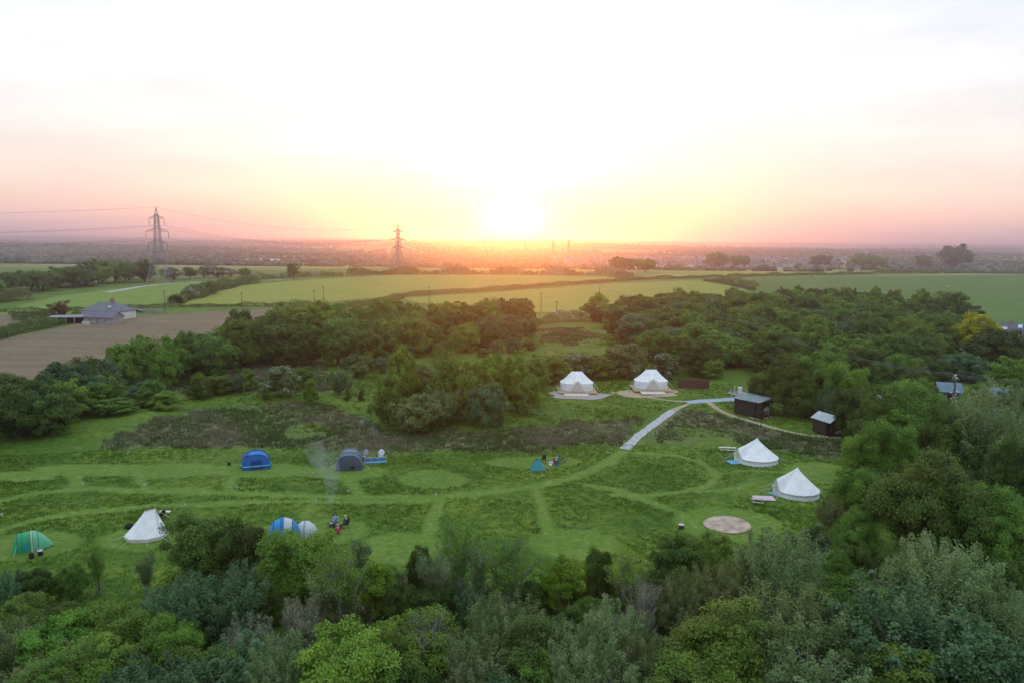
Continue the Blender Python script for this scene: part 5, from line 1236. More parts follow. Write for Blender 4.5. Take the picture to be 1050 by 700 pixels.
chair(at(390.5, 470.5), R(170), mat('pale_fabric', (0.55, 0.56, 0.64), 0.8), 'round backed whitish chair right behind the windbreak', True)
# group by the teal tent
g = at(568.5, 474); person(g, R(210), 'ground', redm, denim, hbrown, 'person in a red jacket sitting on the grass by the bicycle')
def bicycle(px, py, rz, label):
    t = empty('bicycle', at(px, py), rz); tag(t, label, 'bicycle')
    tyre = blackmetal
    for x in (-.55, .55):
        mb = MB(); mb.tube([(x+.34*math.cos(a_), 0, .36+.34*math.sin(a_)) for a_ in [2*math.pi*k/20 for k in range(21)]], .028, 5, cap=False)
        wl = mb.build('wheel', tyre, t)
        mb = MB()
        for k_ in range(8): a_ = k_*math.pi/8; mb.tube([(x+.33*math.cos(a_), 0, .36+.33*math.sin(a_)), (x-.33*math.cos(a_), 0, .36-.33*math.sin(a_))], .005, 3)
        mb.build('spokes', steel, wl)
    mb = MB(); fr = [(-.55, 0, .36), (-.1, 0, .34), (.38, 0, .80), (-.18, 0, .84), (-.1, 0, .34)]; mb.tube(fr[:3], .022, 6); mb.tube(fr[2:], .022, 6); mb.tube([(-.18, 0, .84), (-.55, 0, .36)], .018, 5); mb.tube([(.55, 0, .36), (.42, 0, .72), (.36, 0, .98)], .02, 5); mb.build('frame', dkc, t)
    mb = MB(); mb.tube([(.42, -.26, 1.0), (.36, 0, .98), (.42, .26, 1.0)], .018, 5); mb.build('handlebar', blackmetal, t)
    mb = MB(); mb.box((-.2, 0, .93), (.26, .13, .06)); mb.tube([(-.18, 0, .84), (-.2, 0, .91)], .018, 5); mb.build('saddle', blackm, t)
    mb = MB(); mb.box((-.52, 0, .78), (.34, .30, .24)); mb.build('pannier', FL['lteal'], t)
bicycle(575, 474.5, R(28), 'dark bicycle with pale pannier standing beside the person in red')
bicycle(573.5, 476, R(40), 'dark bicycle leaning nearer the teal tent')
chair(at(557.5, 474), R(170), blackm, 'small black camping chair behind the teal tent')
def bag(px, py, m_, s_, label, nm='bag', rz=0):
    t = at(px, py); mb = MB(); n_ = 12; pr = [(0, 0), (.9, 0), (1.0, .25), (.95, .7), (.7, .95), (0, 1.02)]
    mb.add([(r_*s_[0]*math.cos(2*math.pi*j/n_)*(1+.06*math.sin(j*2)), r_*s_[1]*math.sin(2*math.pi*j/n_), z_*s_[2]) for r_, z_ in pr for j in range(n_)], [(i_*n_+j, i_*n_+(j+1) % n_, (i_+1)*n_+(j+1) % n_, (i_+1)*n_+j) for i_ in range(len(pr)-1) for j in range(n_)])
    o = empty(nm, t, rz); tag(o, label, nm.replace('_', ' ')); mb.build('body', m_, o, smooth=True)
    mb = MB(); mb.tube([(-.3*s_[0], 0, s_[2]*.98), (0, 0, s_[2]*1.25), (.3*s_[0], 0, s_[2]*.98)], .02, 4); mb.build('handle', blackm, o)
bag(565, 475.5, mat('pale_blue_bag', (0.40, 0.45, 0.55)), (.35, .25, .35), 'pale blue bag between the teal tent and the person in red', 'bag')
bag(564.5, 477, mat('pale_bag', (0.6, 0.58, 0.52)), (.22, .2, .22), 'small cream bag on the grass by the teal tent', 'bag')
bag(571, 477.2, FL['blue'], (.3, .2, .14), 'flat dark blue bag at the feet of the person in red', 'bag')
bag(574.5, 480.5, mat('tan_bag', (0.4, 0.33, 0.22)), (.18, .14, .1), 'little tan pouch on the grass below the bicycles', 'pouch')
def cookpot(px, py, m_, lid, label, r_=.23, hh=.42, cat='bucket'):
    t = empty(cat.replace(' ', '_'), at(px, py)); tag(t, label, cat); mb = MB(); n_ = 16
    pr = [(0, 0), (r_*.85, 0), (r_, hh), (r_*.93, hh), (r_*.85, hh*.75), (0, hh*.75)]
    mb.add([(a_*math.cos(2*math.pi*j/n_), a_*math.sin(2*math.pi*j/n_), z_) for a_, z_ in pr for j in range(n_)], [(i_*n_+j, i_*n_+(j+1) % n_, (i_+1)*n_+(j+1) % n_, (i_+1)*n_+j) for i_ in range(len(pr)-1) for j in range(n_)]); mb.build('body', m_, t)
    if lid:
        mb = MB(); mb.tube([(0, 0, hh), (0, 0, hh+.05)], [r_*1.05, r_*.8], 16); mb.build('lid', lid, t)
    mb = MB(); mb.tube([(-r_, 0, hh*.9), (-r_*.7, .05, hh+.2), (0, .08, hh+.28), (r_*.7, .05, hh+.2), (r_, 0, hh*.9)], .014, 4); mb.build('handle', steel, t)
cookpot(32.5, 572, mat('maroon_bucket', (0.05, 0.015, 0.02)), None, 'dark maroon bucket, left of two in front of the green tent')
cookpot(41.5, 568.8, blackmetal, mat('grey_lid', (0.4, 0.4, 0.4)), 'black bucket with a pale lid, right of two by the green tent')
cookpot(698.5, 541.5, mat('brown_pot', (0.06, 0.035, 0.02)), mat('stone_lid', (0.45, 0.43, 0.40)), 'brown pot with a pale top left of the gravel circle', .3, .42, 'pot')
cookpot(235, 476.5, blackmetal, None, 'small black pot standing left of the royal blue tent', .2, .34, 'pot')
bag(132.5, 541, blackm, (.4, .35, .45), 'black rucksack left of the cream ridge tent', 'rucksack')
chair(at(154.5, 532.5), R(20), blackm, 'black camping chair peeping over the top of the cream ridge tent')
chair(at(165.5, 531.5), R(60), blackm, 'black camping chair behind the right of the cream ridge tent')
mb = MB(); mb.box((0, 0, .62), (1.1, .5, .05)); o = empty('camping_table', at(169.5, 530)); tag(o, 'small pale topped table by the black chair behind the cream tent', 'table'); mb.build('tabletop', palewood, o)
for x in (-1, 1):
    mb = MB(); mb.tube([(x*.45, -.2, 0), (x*.2, .2, .6)], .02, 4); mb.tube([(x*.45, .2, 0), (x*.2, -.2, .6)], .02, 4); mb.build('leg', blackmetal, o)
# picnic tables, boards, rug
def picnic(px, py, rz, label, m_=palewood, s_=1.0):
    t = empty('picnic_table', at(px, py), rz, (s_, s_, s_)); tag(t, label, 'picnic table')
    mb = MB()
    for k_ in range(4): mb.box((0, -.3+.2*k_, .73), (1.7, .18, .045))
    mb.build('tabletop', m_, t)
    for s2 in (-1, 1):
        mb = MB(); mb.box((0, s2*.72, .44), (1.7, .26, .045)); mb.build('bench', m_, t)
        mb = MB(); mb.tube([(s2*.6, -.62, 0), (s2*.6, -.2, .7)], .04, 4); mb.tube([(s2*.6, .62, 0), (s2*.6, .2, .7)], .04, 4); mb.box((s2*.6, 0, .40), (.05, 1.7, .09)); mb.build('leg_frame', m_, t)
picnic(742, 462, R(3), 'bleached picnic table, left of two by the brown slope', s_=.72); picnic(750, 462.3, R(-4), 'bleached picnic table, right of two by the brown slope', s_=.72)
picnic(776.5, 516, R(-12), 'weathered grey picnic table in front of the chequered rug', mat('grey_wood', (0.26, 0.25, 0.23), 0.85, col2=(0.36, 0.34, 0.31)), .72)
rm, nt, out = nodes('rug_checks'); tc = N(nt, 'ShaderNodeTexCoord'); ck = N(nt, 'ShaderNodeTexChecker'); ck.inputs['Scale'].default_value = 5; ck.inputs['Color1'].default_value = (.55, .48, .52, 1); ck.inputs['Color2'].default_value = (.38, .22, .28, 1)
bs = N(nt, 'ShaderNodeBsdfPrincipled'); bs.inputs['Roughness'].default_value = .9; L(nt, tc.outputs['Object'], ck.inputs['Vector']); L(nt, ck.outputs[0], bs.inputs['Base Color']); L(nt, bs.outputs[0], out.inputs['Surface'])
mb = MB(); n_ = 10
mb.add([(-1.15+2.3*i_/n_, -.75+1.5*j/n_, .10+.02*math.sin(i_*1.3+j)) for j in range(n_+1) for i_ in range(n_+1)], [(j*(n_+1)+i_, j*(n_+1)+i_+1, (j+1)*(n_+1)+i_+1, (j+1)*(n_+1)+i_) for j in range(n_) for i_ in range(n_)])
o = mb.build('rug', rm, None, loc=at(783, 511), rz=R(-3)); tag(o, 'pink and white chequered rug on grass at the bell tent door', 'rug')
def board(px, py, label, group, s_=(0.24, 0.04, 0.18), m_=white):
    t = empty('pitch_marker', at(px, py), random.uniform(-.3, .3)); tag(t, label, 'marker', group)
    mb = MB(); mb.tube([(0, .04, 0), (0, .04, .38)], .03, 5); mb.build('post', palewood, t)
    mb = MB(); mb.box((0, 0, .26), s_); mb.box((0, 0, .26+s_[2]/2+.012), (s_[0]*.8, s_[1]*1.3, .02)); mb.build('plate', m_, t)
mk = [(85, 497.5, 'by the second mown gap from the left'), (148.5, 498.5, 'by the third mown gap from the left'), (242.5, 501, 'below the royal blue tent'), (321, 486.5, 'between the two back row tents'),
      (324, 516, 'above the blue and white tent'), (357, 505, 'below the grey tunnel tent'), (447, 508.5, 'in the middle of the mown track'), (623.5, 465.5, 'at the foot of the gravel path'),
      (190, 519.5, 'on the lower mown lane above the big dark tree'), (2, 529.5, 'at the left edge above the green tent'), (757.5, 503, 'left of the chequered rug, low and broad')]
for px, py, lb in mk: board(px, py, 'small white pitch marker '+lb, 'pitch markers', m_=mat('marker_grey', (.38, .39, .38)))

# ---- huts, fence, tank
def boards_box(t, nm, x0, x1, y0, y1, z0, zl, zr, m_, along='x'):
    mb = MB(); mb.add([(x0, y0, z0), (x1, y0, z0), (x1, y1, z0), (x0, y1, z0), (x0, y0, zl), (x1, y0, zr), (x1, y1, zr), (x0, y1, zl)], [(0, 1, 5, 4), (1, 2, 6, 5), (2, 3, 7, 6), (3, 0, 4, 7), (4, 5, 6, 7), (3, 2, 1, 0)])
    n_ = int((x1-x0)/.18)
    for k_ in range(1, n_): x = x0+(x1-x0)*k_/n_; zz = zl+(zr-zl)*k_/n_; mb.box((x, y0-.012, (z0+zz)/2), (.03, .02, zz-z0-.04)); mb.box((x, y1+.012, (z0+zz)/2), (.03, .02, zz-z0-.04))
    return mb.build(nm, m_, t)
g = at(772, 425); s_ = 1.0
t = empty('flat_roofed_hut', g, R(38)); tag(t, 'dark timber hut with a sloping grey green tin roof and small porch', 'hut')
boards_box(t, 'wall', -1.6, 1.6, -1.3, 2.6, 0.15, 2.55, 2.95, darkwood)
mb = MB()
for k_ in range(16):
    x0, x1 = -2.0+4.0*k_/16, -2.0+4.0*(k_+1)/16; za, zb = 2.62+.42*k_/16, 2.62+.42*(k_+1)/16; xm = (x0+x1)/2; zm = (za+zb)/2+.05
    mb.add([(x0, -2.3, za), (xm, -2.3, zm), (x1, -2.3, zb), (x0, 2.9, za+.02), (xm, 2.9, zm+.02), (x1, 2.9, zb+.02)], [(0, 1, 4, 3), (1, 2, 5, 4)])
mb.box((0, .3, 2.70), (3.9, 5.1, .03)); mb.build('roof', tingreen, t)
mb = MB(); mb.box((-.25, -1.34, 1.2), (1.7, .05, 2.0)); dd = mb.build('door', doorwood, t)
mb = MB()
for k_ in range(7): mb.box((-1.05+.27*k_, -1.375, 1.2), (.02, .03, 1.96))
mb.build('door_batten', darkwood, dd)
mb = MB(); mb.box((0, -1.9, .12), (3.3, 1.15, .12)); mb.build('porch', darkwood, t)
mb = MB()
for x in (-1.6, 1.6): mb.box((x, -2.35, 1.35), (.1, .1, 2.5))
for z_ in (.45, .75, 1.0): mb.box((-.5, -2.42, z_), (2.2, .04, .16))
for z_ in (.45, .75, 1.0): mb.box((-1.62, -1.85, z_), (.04, 1.0, .16))
mb.build('railing', darkwood, t)
t = empty('water_tank', at(783, 424.5), R(30)); tag(t, 'white water tank in a cage beside the flat roofed hut', 'tank')
mb = MB(); mb.box((0, 0, .72), (1.0, 1.1, 1.0)); mb.build('body', white, t)
mb = MB()
for z_ in (.25, .5, .75, 1.0, 1.24):
    for s2 in (-1, 1): mb.box((0, s2*.58, z_), (1.1, .03, .03)); mb.box((s2*.53, 0, z_), (.03, 1.14, .03))
for x in (-.5, -.25, 0, .25, .5):
    for s2 in (-1, 1): mb.box((x, s2*.585, .72), (.025, .025, 1.08))
mb.build('cage', steel, t)
mb = MB(); mb.box((0, 0, .1), (1.1, 1.2, .14)); mb.build('pallet', palewood, t)
mb = MB(); mb.tube([(0, 0, 1.22), (0, 0, 1.3)], .12, 10); mb.build('cap', blackmetal, t)
cookpot(780.5, 425.5, white, None, 'white bucket before the water tank', .22, .4, 'bucket')
for k_, (px, py, lb) in enumerate([(786, 430, 'larger of two cut logs lying right of the flat roofed hut'), (790.5, 428.5, 'smaller of two cut logs lying right of the flat roofed hut')]):
    mb = MB(); mb.tube([(-.5+.1*k_, 0, .18), (.5-.1*k_, .1, .17)], .17-.03*k_, 10); o = mb.build('log', mat('cut_log', (0.16, 0.11, 0.08), .9, col2=(.3, .22, .17)), None, loc=at(px, py), rz=.4+k_); tag(o, lb, 'log')
cookpot(781.5, 429.5, blackmetal, None, 'black bucket at the corner of the flat roofed hut', .2, .34, 'bucket')
g = at(847, 443.5)
t = empty('gabled_hut', g, R(20)); tag(t, 'small black hut with a pale grey gabled roof by the sandy path', 'hut')
boards_box(t, 'wall', -1.2, 1.2, -1.2, 1.6, 0.12, 2.2, 2.2, darkwood)
mb = MB(); mb.add([(-1.2, -1.21, 2.2), (1.2, -1.21, 2.2), (0, -1.21, 2.95)], [(0, 1, 2)]); mb.build('gable', darkwood, t)
mb = MB()
for s2 in (-1, 1):
    for k_ in range(12):
        y0, y1 = -2.2+4.0*k_/12, -2.2+4.0*(k_+1)/12; ym = (y0+y1)/2
        a_ = [(0, y0, 3.02), (0, ym, 3.05), (0, y1, 3.02), (s2*1.5, y0, 2.1), (s2*1.5, ym, 2.13), (s2*1.5, y1, 2.1)]; mb.add(a_, [(0, 1, 4, 3), (1, 2, 5, 4)] if s2 < 0 else [(3, 4, 1, 0), (4, 5, 2, 1)])
        mb.add([(p[0]*.99, p[1], p[2]-.05) for p in a_], [(3, 4, 1, 0), (4, 5, 2, 1)])
mb.build('roof', tin, t)
mb = MB(); mb.box((0, -1.24, 1.1), (1.1, .05, 1.9)); dd = mb.build('door', darkwood, t)
mb = MB(); mb.box((-.27, -1.275, 1.25), (.34, .02, 1.1)); mb.box((.27, -1.275, 1.25), (.34, .02, 1.1)); mb.build('pane', mat('amber_pane', (.12, .07, .03), .3), dd)
mb = MB()
for x in (-1.15, 1.15): mb.box((x, -2.05, 1.15), (.09, .09, 2.1))
for x in (-1.15, -.9, -.65, -.4, .4, .65, .9): mb.box((x, -2.05, .55), (.06, .05, .8))
mb.box((0, -2.05, .17), (2.4, .07, .06)); mb.box((-.75, -2.05, .95), (.8, .07, .06)); mb.box((.75, -2.05, .95), (.8, .07, .06)); mb.build('railing', darkwood, t)
mb = MB(); mb.box((0, -1.65, .1), (2.6, .9, .1)); mb.build('porch', darkwood, t)
mb = MB(); mb.box((0, 0, .22), (.8, .45, .42)); mb.box((0, 0, .45), (.84, .49, .05)); mb.box((0, -.24, .28), (.2, .03, .1)); o = mb.build('storage_box', mat('grey_box', (.4, .42, .45)), None, loc=at(859, 444.8), rz=.1); tag(o, 'pale grey box on the path right of the gabled hut', 'box')
t = empty('board_fence', at(711, 398.3), R(-2)); tag(t, 'reddish brown board fence right of the right deck tent', 'fence')
mb = MB()
for k_ in range(38): mb.box((-3.0+.162*k_, 0, .95+.02*math.sin(k_*2.3)), (.15, .03, 1.75))
mb.build('boards', redwood, t)
for k_ in range(4):
    mb = MB(); mb.box((-3.0+2.0*k_, .08, .95), (.11, .11, 1.95)); mb.build('post', redwood, t)
for z_ in (.4, 1.4):
    mb = MB(); mb.box((0, .05, z_), (6.0, .06, .1)); mb.build('rail', redwood, t)
# standpipe posts and white bin by the tarmac path
for k_, (px, py) in enumerate([(749.5, 403), (753, 403.2), (765, 402.5)]):
    mb = MB(); mb.tube([(0, 0, -.2), (0, 0, 1.35)], .09, 8); mb.tube([(0, 0, 1.35), (0, 0, 1.42)], [.09, .03], 8); o = mb.build('wooden_post', woodm if k_ != 1 else palewood, None, loc=at(px, py)); tag(o, ['left-hand post', 'middle post', 'right-hand post, nearest the flat roofed hut,'][k_]+' at the end of the grey tarmac path', 'post')
t = empty('wheelie_bin', at(758.7, 403.6), R(10)); tag(t, 'white wheeled bin between posts at the end of the tarmac path', 'bin')
mb = MB(); mb.add([(-.24, -.26, .08), (.24, -.26, .08), (.24, .26, .08), (-.24, .26, .08), (-.3, -.34, 1.2), (.3, -.34, 1.2), (.3, .34, 1.3), (-.3, .34, 1.3)], [(0, 1, 5, 4), (1, 2, 6, 5), (2, 3, 7, 6), (3, 0, 4, 7), (3, 2, 1, 0)]); mb.build('body', white, t)
mb = MB(); mb.box((0, 0, 1.28), (.66, .74, .08)); mb.build('lid', white, t)
for x in (-1, 1):
    mb = MB(); mb.tube([(x*.2, .24, .1), (x*.27, .24, .1)], .1, 12); mb.build('wheel', blackmetal, t)

# ---- smoke
def smoke(base_, pts, rads, dens, label):
    m, nt_, out_ = nodes('smoke'); pvv = N(nt_, 'ShaderNodeVolumePrincipled'); pvv.inputs['Color'].default_value = (.75, .85, .92, 1); pvv.inputs['Anisotropy'].default_value = .2
    tc_ = N(nt_, 'ShaderNodeTexCoord'); no = N(nt_, 'ShaderNodeTexNoise'); no.inputs['Scale'].default_value = .7; no.inputs['Detail'].default_value = 3; L(nt_, tc_.outputs['Object'], no.inputs['Vector'])
    mr = N(nt_, 'ShaderNodeMapRange'); mr.inputs['From Min'].default_value = .40; mr.inputs['From Max'].default_value = .75; mr.inputs['To Max'].default_value = dens; L(nt_, no.outputs['Fac'], mr.inputs['Value'])
    L(nt_, mr.outputs[0], pvv.inputs['Density']); L(nt_, pvv.outputs[0], out_.inputs['Volume'])
    mb = MB(); mb.tube(pts, rads, 14); o = mb.build('smoke', m, None, loc=base_); tag(o, label, kind='stuff')
smoke(fp1+Vector((0, 0, .45)), [(0, 0, 0), (-.3, .5, .8), (-.6, 1.8, 1.4), (-1.0, 4, 1.9), (-1.9, 8, 2.3), (-4, 13, 2.6), (-6.5, 17, 2.7)], [.10, .22, .40, .7, 1.1, 1.6, 1.2], .11, 'blue wood smoke drifting up from the fire by the campers')
smoke(fp2+Vector((0, 0, .45)), [(0, 0, 0), (-.1, .3, 1.1), (-.4, .8, 2.3), (-1.3, 1.4, 3.4), (-2.8, 2, 4.1)], [.12, .28, .5, .8, .6], .16, 'wisp of smoke rising behind the striped windbreak')
# ------------------------------------------------------------------ houses
slate = mat('slate', (0.075, 0.08, 0.105), .6, scale=1.5, col2=(0.12, 0.125, 0.155))
slate2 = mat('slate_brown', (0.085, 0.075, 0.075), .7, scale=1.5, col2=(0.13, 0.11, 0.11))
render_ = mat('white_render', (0.50, 0.49, 0.47), .8, scale=.6, col2=(0.62, 0.61, 0.58))
stone = mat('grey_stone', (0.22, 0.21, 0.20), .85, scale=2, col2=(0.34, 0.32, 0.30))
brick = mat('brick', (0.22, 0.13, 0.10), .85, scale=2, col2=(0.32, 0.20, 0.16))
def gable_house(t, W_, D_, ev, rd, wallm, roofm, hip=0.0, x0=0, y0=0, names=('wall', 'roof')):
    a_, b_ = W_/2, D_/2; mb = MB()
    vs = [(-a_, -b_, 0), (a_, -b_, 0), (a_, b_, 0), (-a_, b_, 0), (-a_, -b_, ev), (a_, -b_, ev), (a_, b_, ev), (-a_, b_, ev), (-a_, 0, rd-.1), (a_, 0, rd-.1)]
    fs = [(0, 1, 5, 4), (1, 2, 6, 5), (2, 3, 7, 6), (3, 0, 4, 7)]
    if not hip: fs += [(5, 6, 9), (7, 4, 8)]
    mb.add([(x+x0, y+y0, z_) for x, y, z_ in vs], fs); w_ = mb.build(names[0], wallm, t)
    o_ = .35; ax = a_+o_-hip; mb = MB(); dz_ = .16
    top = [(-a_-o_, -b_-o_, ev-.1), (a_+o_, -b_-o_, ev-.1), (a_+o_, b_+o_, ev-.1), (-a_-o_, b_+o_, ev-.1), (-ax, 0, rd), (ax, 0, rd)]
    f2 = [(0, 1, 5, 4), (2, 3, 4, 5)] + ([(1, 2, 5), (3, 0, 4)] if hip else [])
    mb.add([(x+x0, y+y0, z_+dz_/2) for x, y, z_ in top], f2); mb.add([(x+x0, y+y0, z_-dz_/2) for x, y, z_ in top], [tuple(reversed(f)) for f in f2])
    for i_, j in ((0, 1), (1, 2), (2, 3), (3, 0)) if hip else ((0, 1), (1, 5), (5, 2), (2, 3), (3, 4), (4, 0)):
        p, q = top[i_], top[j]; mb.add([(p[0]+x0, p[1]+y0, p[2]-dz_/2), (q[0]+x0, q[1]+y0, q[2]-dz_/2), (q[0]+x0, q[1]+y0, q[2]+dz_/2), (p[0]+x0, p[1]+y0, p[2]+dz_/2)], [(0, 1, 2, 3)])
    return w_, mb.build(names[1], roofm, t)
def window(t, x, y, z_, w_, hh, fm=white, rz=0, nm='window'):
    mb = MB(); mb.box((x, y, z_), (w_, .08, hh), 0) if not rz else mb.box((x, y, z_), (.08, w_, hh)); f = mb.build(nm, fm, t)
    mb = MB(); k_ = .06
    if not rz:
        for s2 in (-1, 1): mb.box((x+s2*w_*.24, y-.03, z_), (w_*.4, .06, hh*.82))
    else: mb.box((x+rz*.03, y, z_), (.06, w_*.84, hh*.82))
    mb.build('pane', glass, f); return f
# farmhouse at left
g = at(112, 327); t = empty('farmhouse', g, R(-10)); tag(t, 'white farmhouse with hipped slate roof and chimney between the fields', 'house')
w_, rf = gable_house(t, 14.5, 8.5, 3.1, 5.7, render_, slate, hip=4.2)
mb = MB(); mb.box((1.4, 0.3, 5.9), (1.1, .9, 2.0)); ch = mb.build('chimney', brick, rf)
mb = MB(); mb.tube([(1.15, .3, 6.9), (1.15, .3, 7.3)], .16, 8); mb.tube([(1.65, .3, 6.9), (1.65, .3, 7.3)], .16, 8); mb.build('chimney_pot', brick, ch)
mb = MB(); mb.add([(1.6, -2.6, 4.24), (2.7, -2.6, 4.24), (2.7, -2.0, 4.62), (1.6, -2.0, 4.62)], [(0, 1, 2, 3)]); mb.build('skylight', white, rf)
for x in (-5.5, -3.4, 4.8): window(t, x, -4.27, 1.7, 1.4, 1.1)
mb = MB(); mb.box((0.5, -4.28, 1.05), (1.0, .07, 2.1)); mb.build('door', darkwood, t)
t = empty('stone_outhouse', at(106.5, 332), R(-8)); tag(t, 'low stone outhouse with slate roof joined before the farmhouse', 'outhouse')
w_, rf = gable_house(t, 10.5, 5.0, 2.3, 3.9, stone, slate, 0)
for x in (-3.0, 2.4): window(t, x, -2.53, 1.4, .8, .8)
mb = MB(); mb.box((-0.2, -2.53, 1.0), (1.1, .07, 2.0)); mb.build('door', mat('grey_door', (.18, .19, .2)), t)
t = empty('farm_shed', at(70, 331.5), R(6)); tag(t, 'long low open fronted farm shed left of the stone outhouse', 'shed')
mb = MB(); mb.add([(-5.6, -1.8, 2.0), (5.6, -1.8, 2.3), (5.6, 2.2, 2.7), (-5.6, 2.2, 2.4)], [(0, 1, 2, 3)]); mb.add([(-5.6, -1.8, 1.9), (5.6, -1.8, 2.2), (5.6, 2.2, 2.6), (-5.6, 2.2, 2.3)], [(3, 2, 1, 0)]); mb.box((0, -1.8, 2.05), (11.2, .06, .22)); mb.build('roof', mat('tin_roof_dull', (.17, .18, .19), .6), t)
mb = MB(); mb.box((0, 2.0, 1.1), (11, .12, 2.2)); mb.box((-5.45, .1, 1.0), (.12, 3.6, 2.0)); mb.box((5.45, .1, 1.1), (.12, 3.6, 2.2)); mb.build('wall', darkwood, t)
for x in (-2.7, 0, 2.7):
    mb = MB(); mb.box((x, -1.6, 1.05), (.16, .16, 2.1)); mb.build('post', palewood, t)
for k_, (px, py, lb) in enumerate([(86.5, 333.5, 'left'), (90.5, 333.8, 'right')]):
    mb = MB(); mb.box((0, 0, .7), (1.0, .7, .9)); mb.box((0, 0, 1.18), (1.1, .8, .1)); mb.box((0, 0, .15), (.9, .6, .2)); o = mb.build('crate', palewood, None, loc=at(px, py), rz=.3*k_); tag(o, f'pale farm crate, {lb}-hand of two in front of the open shed', 'crate')
def car(px, py, rz, m_, label):
    t = empty('parked_car', at(px, py), rz); tag(t, label, 'car')
    pr = [(-2.1, .35), (-2.1, .85), (-1.9, 1.0), (-1.5, 1.42), (.3, 1.45), (1.0, .98), (1.95, .85), (2.1, .6), (2.1, .35)]; mb = MB(); n_ = len(pr)
    mb.add([(x, -.85*(0.86 if z_ > 1.2 else 1), z_) for x, z_ in pr]+[(x, .85*(.86 if z_ > 1.2 else 1), z_) for x, z_ in pr], [tuple(range(n_)), tuple(range(n_, 2*n_))[::-1]]+[(j, n_+j, n_+(j+1) % n_, (j+1) % n_) for j in range(n_)]); mb.build('body', m_, t)
    mb = MB()
    for s2 in (-1, 1): mb.add([(-1.5, s2*.865, 1.0), (.75, s2*.865, 1.0), (.25, s2*.79, 1.38), (-1.35, s2*.79, 1.36)], [(0, 1, 2, 3) if s2 < 0 else (3, 2, 1, 0)])
    mb.build('side_window', glass, t)
    for x in (-1.3, 1.3):
        for s2 in (-1, 1):
            mb = MB(); mb.tube([(x, s2*.7, .32), (x, s2*.88, .32)], .32, 14); wh = mb.build('wheel', blackmetal, t)
            mb = MB(); mb.tube([(x, s2*.885, .32), (x, s2*.9, .32)], .18, 10); mb.build('rim', steel, wh)
car(140, 320.6, R(10), mat('dark_paint', (.03, .03, .04), .3), 'dark car parked right of the farmhouse')
t = empty('stone_wall', at(150, 320), R(0)); tag(t, 'low pale stone wall running right from the farmhouse', 'wall')
mb = MB()
for k_ in range(24): mb.box((-5+.46*k_, .12*math.sin(k_), .5+.05*math.sin(k_*2.1)), (.45, .4, 1.0+.1*math.sin(k_*2.1)), .05*math.sin(k_*3))
mb.build('stones', stone, t)
# house at right edge
g = at(1040, 366); t = empty('slate_roofed_house', g, R(-38)); tag(t, 'large house with blue slate roofs and skylights at the right edge', 'house')
w_, rf = gable_house(t, 17, 8.5, 4.6, 8.6, render_, slate, 0, names=('wall', 'roof'))
mb = MB(); mb.box((-8.0, 0, 8.9), (1.6, 1.1, 1.8)); mb.build('chimney', render_, rf)
mb = MB(); mb.tube([(-8.3, 0, 9.8), (-8.3, 0, 10.2)], .18, 8); mb.tube([(-7.7, 0, 9.8), (-7.7, 0, 10.2)], .18, 8); mb.build('chimney_pot', brick, rf)
mb = MB(); mb.box((-1.5, .2, 8.7), (.9, .8, 1.2)); mb.build('chimney', brick, rf)
def on_roof(x0, x1, f0, f1, m_, nm):
    b_, ev, rd = 4.6, 4.6, 8.78; mb = MB(); p = lambda x, f: (x, -b_*(1-f)-.04, ev+(rd-ev)*f+.06)
    mb.add([p(x0, f0), p(x1, f0), p(x1, f1), p(x0, f1)], [(0, 1, 2, 3)]); return mb.build(nm, m_, rf)
sky_g = mat('skylight_glass', (.45, .52, .60), .12, spec=.7)
on_roof(-3.2, -2.0, .50, .72, sky_g, 'skylight'); on_roof(0.3, 3.4, .10, .38, sky_g, 'solar_panel'); on_roof(4.2, 6.6, .10, .38, sky_g, 'solar_panel'); on_roof(.2, 1.1, .72, .9, sky_g, 'skylight')
w2, r2 = gable_house(t, 7, 7.5, 4.0, 7.4, render_, slate2, 0, x0=-3.5, y0=-6.2, names=('wing_wall', 'wing_roof'))
for x in (-6, 2, 6): window(t, x, -4.28, 2.0, 1.2, 1.3)
# open shed, blue-roofed sheds, caravans between the trees at right
t = empty('open_shed', at(956, 396), R(-6)); tag(t, 'dark roofed open shed with an orange-lit opening among the right-hand trees', 'shed')
mb = MB(); mb.add([(-2.8, -2.2, 3.0), (2.8, -2.2, 3.1), (2.8, 2.4, 3.5), (-2.8, 2.4, 3.4)], [(0, 1, 2, 3)]); mb.box((0, -2.2, 2.98), (5.6, .1, .25)); mb.build('roof', mat('felt', (.03, .03, .035), .8), t)
mb = MB(); mb.box((.6, -1.7, 1.5), (2.8, .1, 2.8)); mb.build('lit_opening', mat('painted_orange_light', (.26, .13, .07), .8, stretch=(8, 1, 1), col2=(.34, .18, .10)), t)  # panel for the shed opening, the orange light in it painted as base colour
mb = MB(); mb.box((0, 2.0, 1.5), (5.4, .1, 3.0)); mb.box((2.6, 0, 1.5), (.1, 4, 3.0)); mb.build('wall', darkwood, t)
bl = mat('blue_tin', (.05, .10, .14), .6, scale=.5, col2=(.09, .16, .21), spec=.5)
def barn(px, py, rz, W_, D_, ev, rd, label, m_=bl):
    t = empty('tin_barn', at(px, py), rz); tag(t, label, 'barn'); gable_house(t, W_, D_, ev, rd, mat('barn_wall', (.16, .17, .18), .8), m_)
    mb = MB(); mb.box((0, -D_/2-.03, ev*.42), (W_*.3, .06, ev*.8)); mb.build('door', darkwood, t)
barn(1024, 420, R(-48), 4.6, 5, 2.4, 3.8, 'barn with blue grey tin roof behind the huge grey willow')
barn(971, 412, R(-20), 3.4, 5, 2.4, 3.6, 'small blue grey roofed shed beside the power pole')
barn(922, 424, R(-16), 4, 4, 2.2, 3.2, 'grey blue roofed shed glimpsed through the trees left of the power pole')
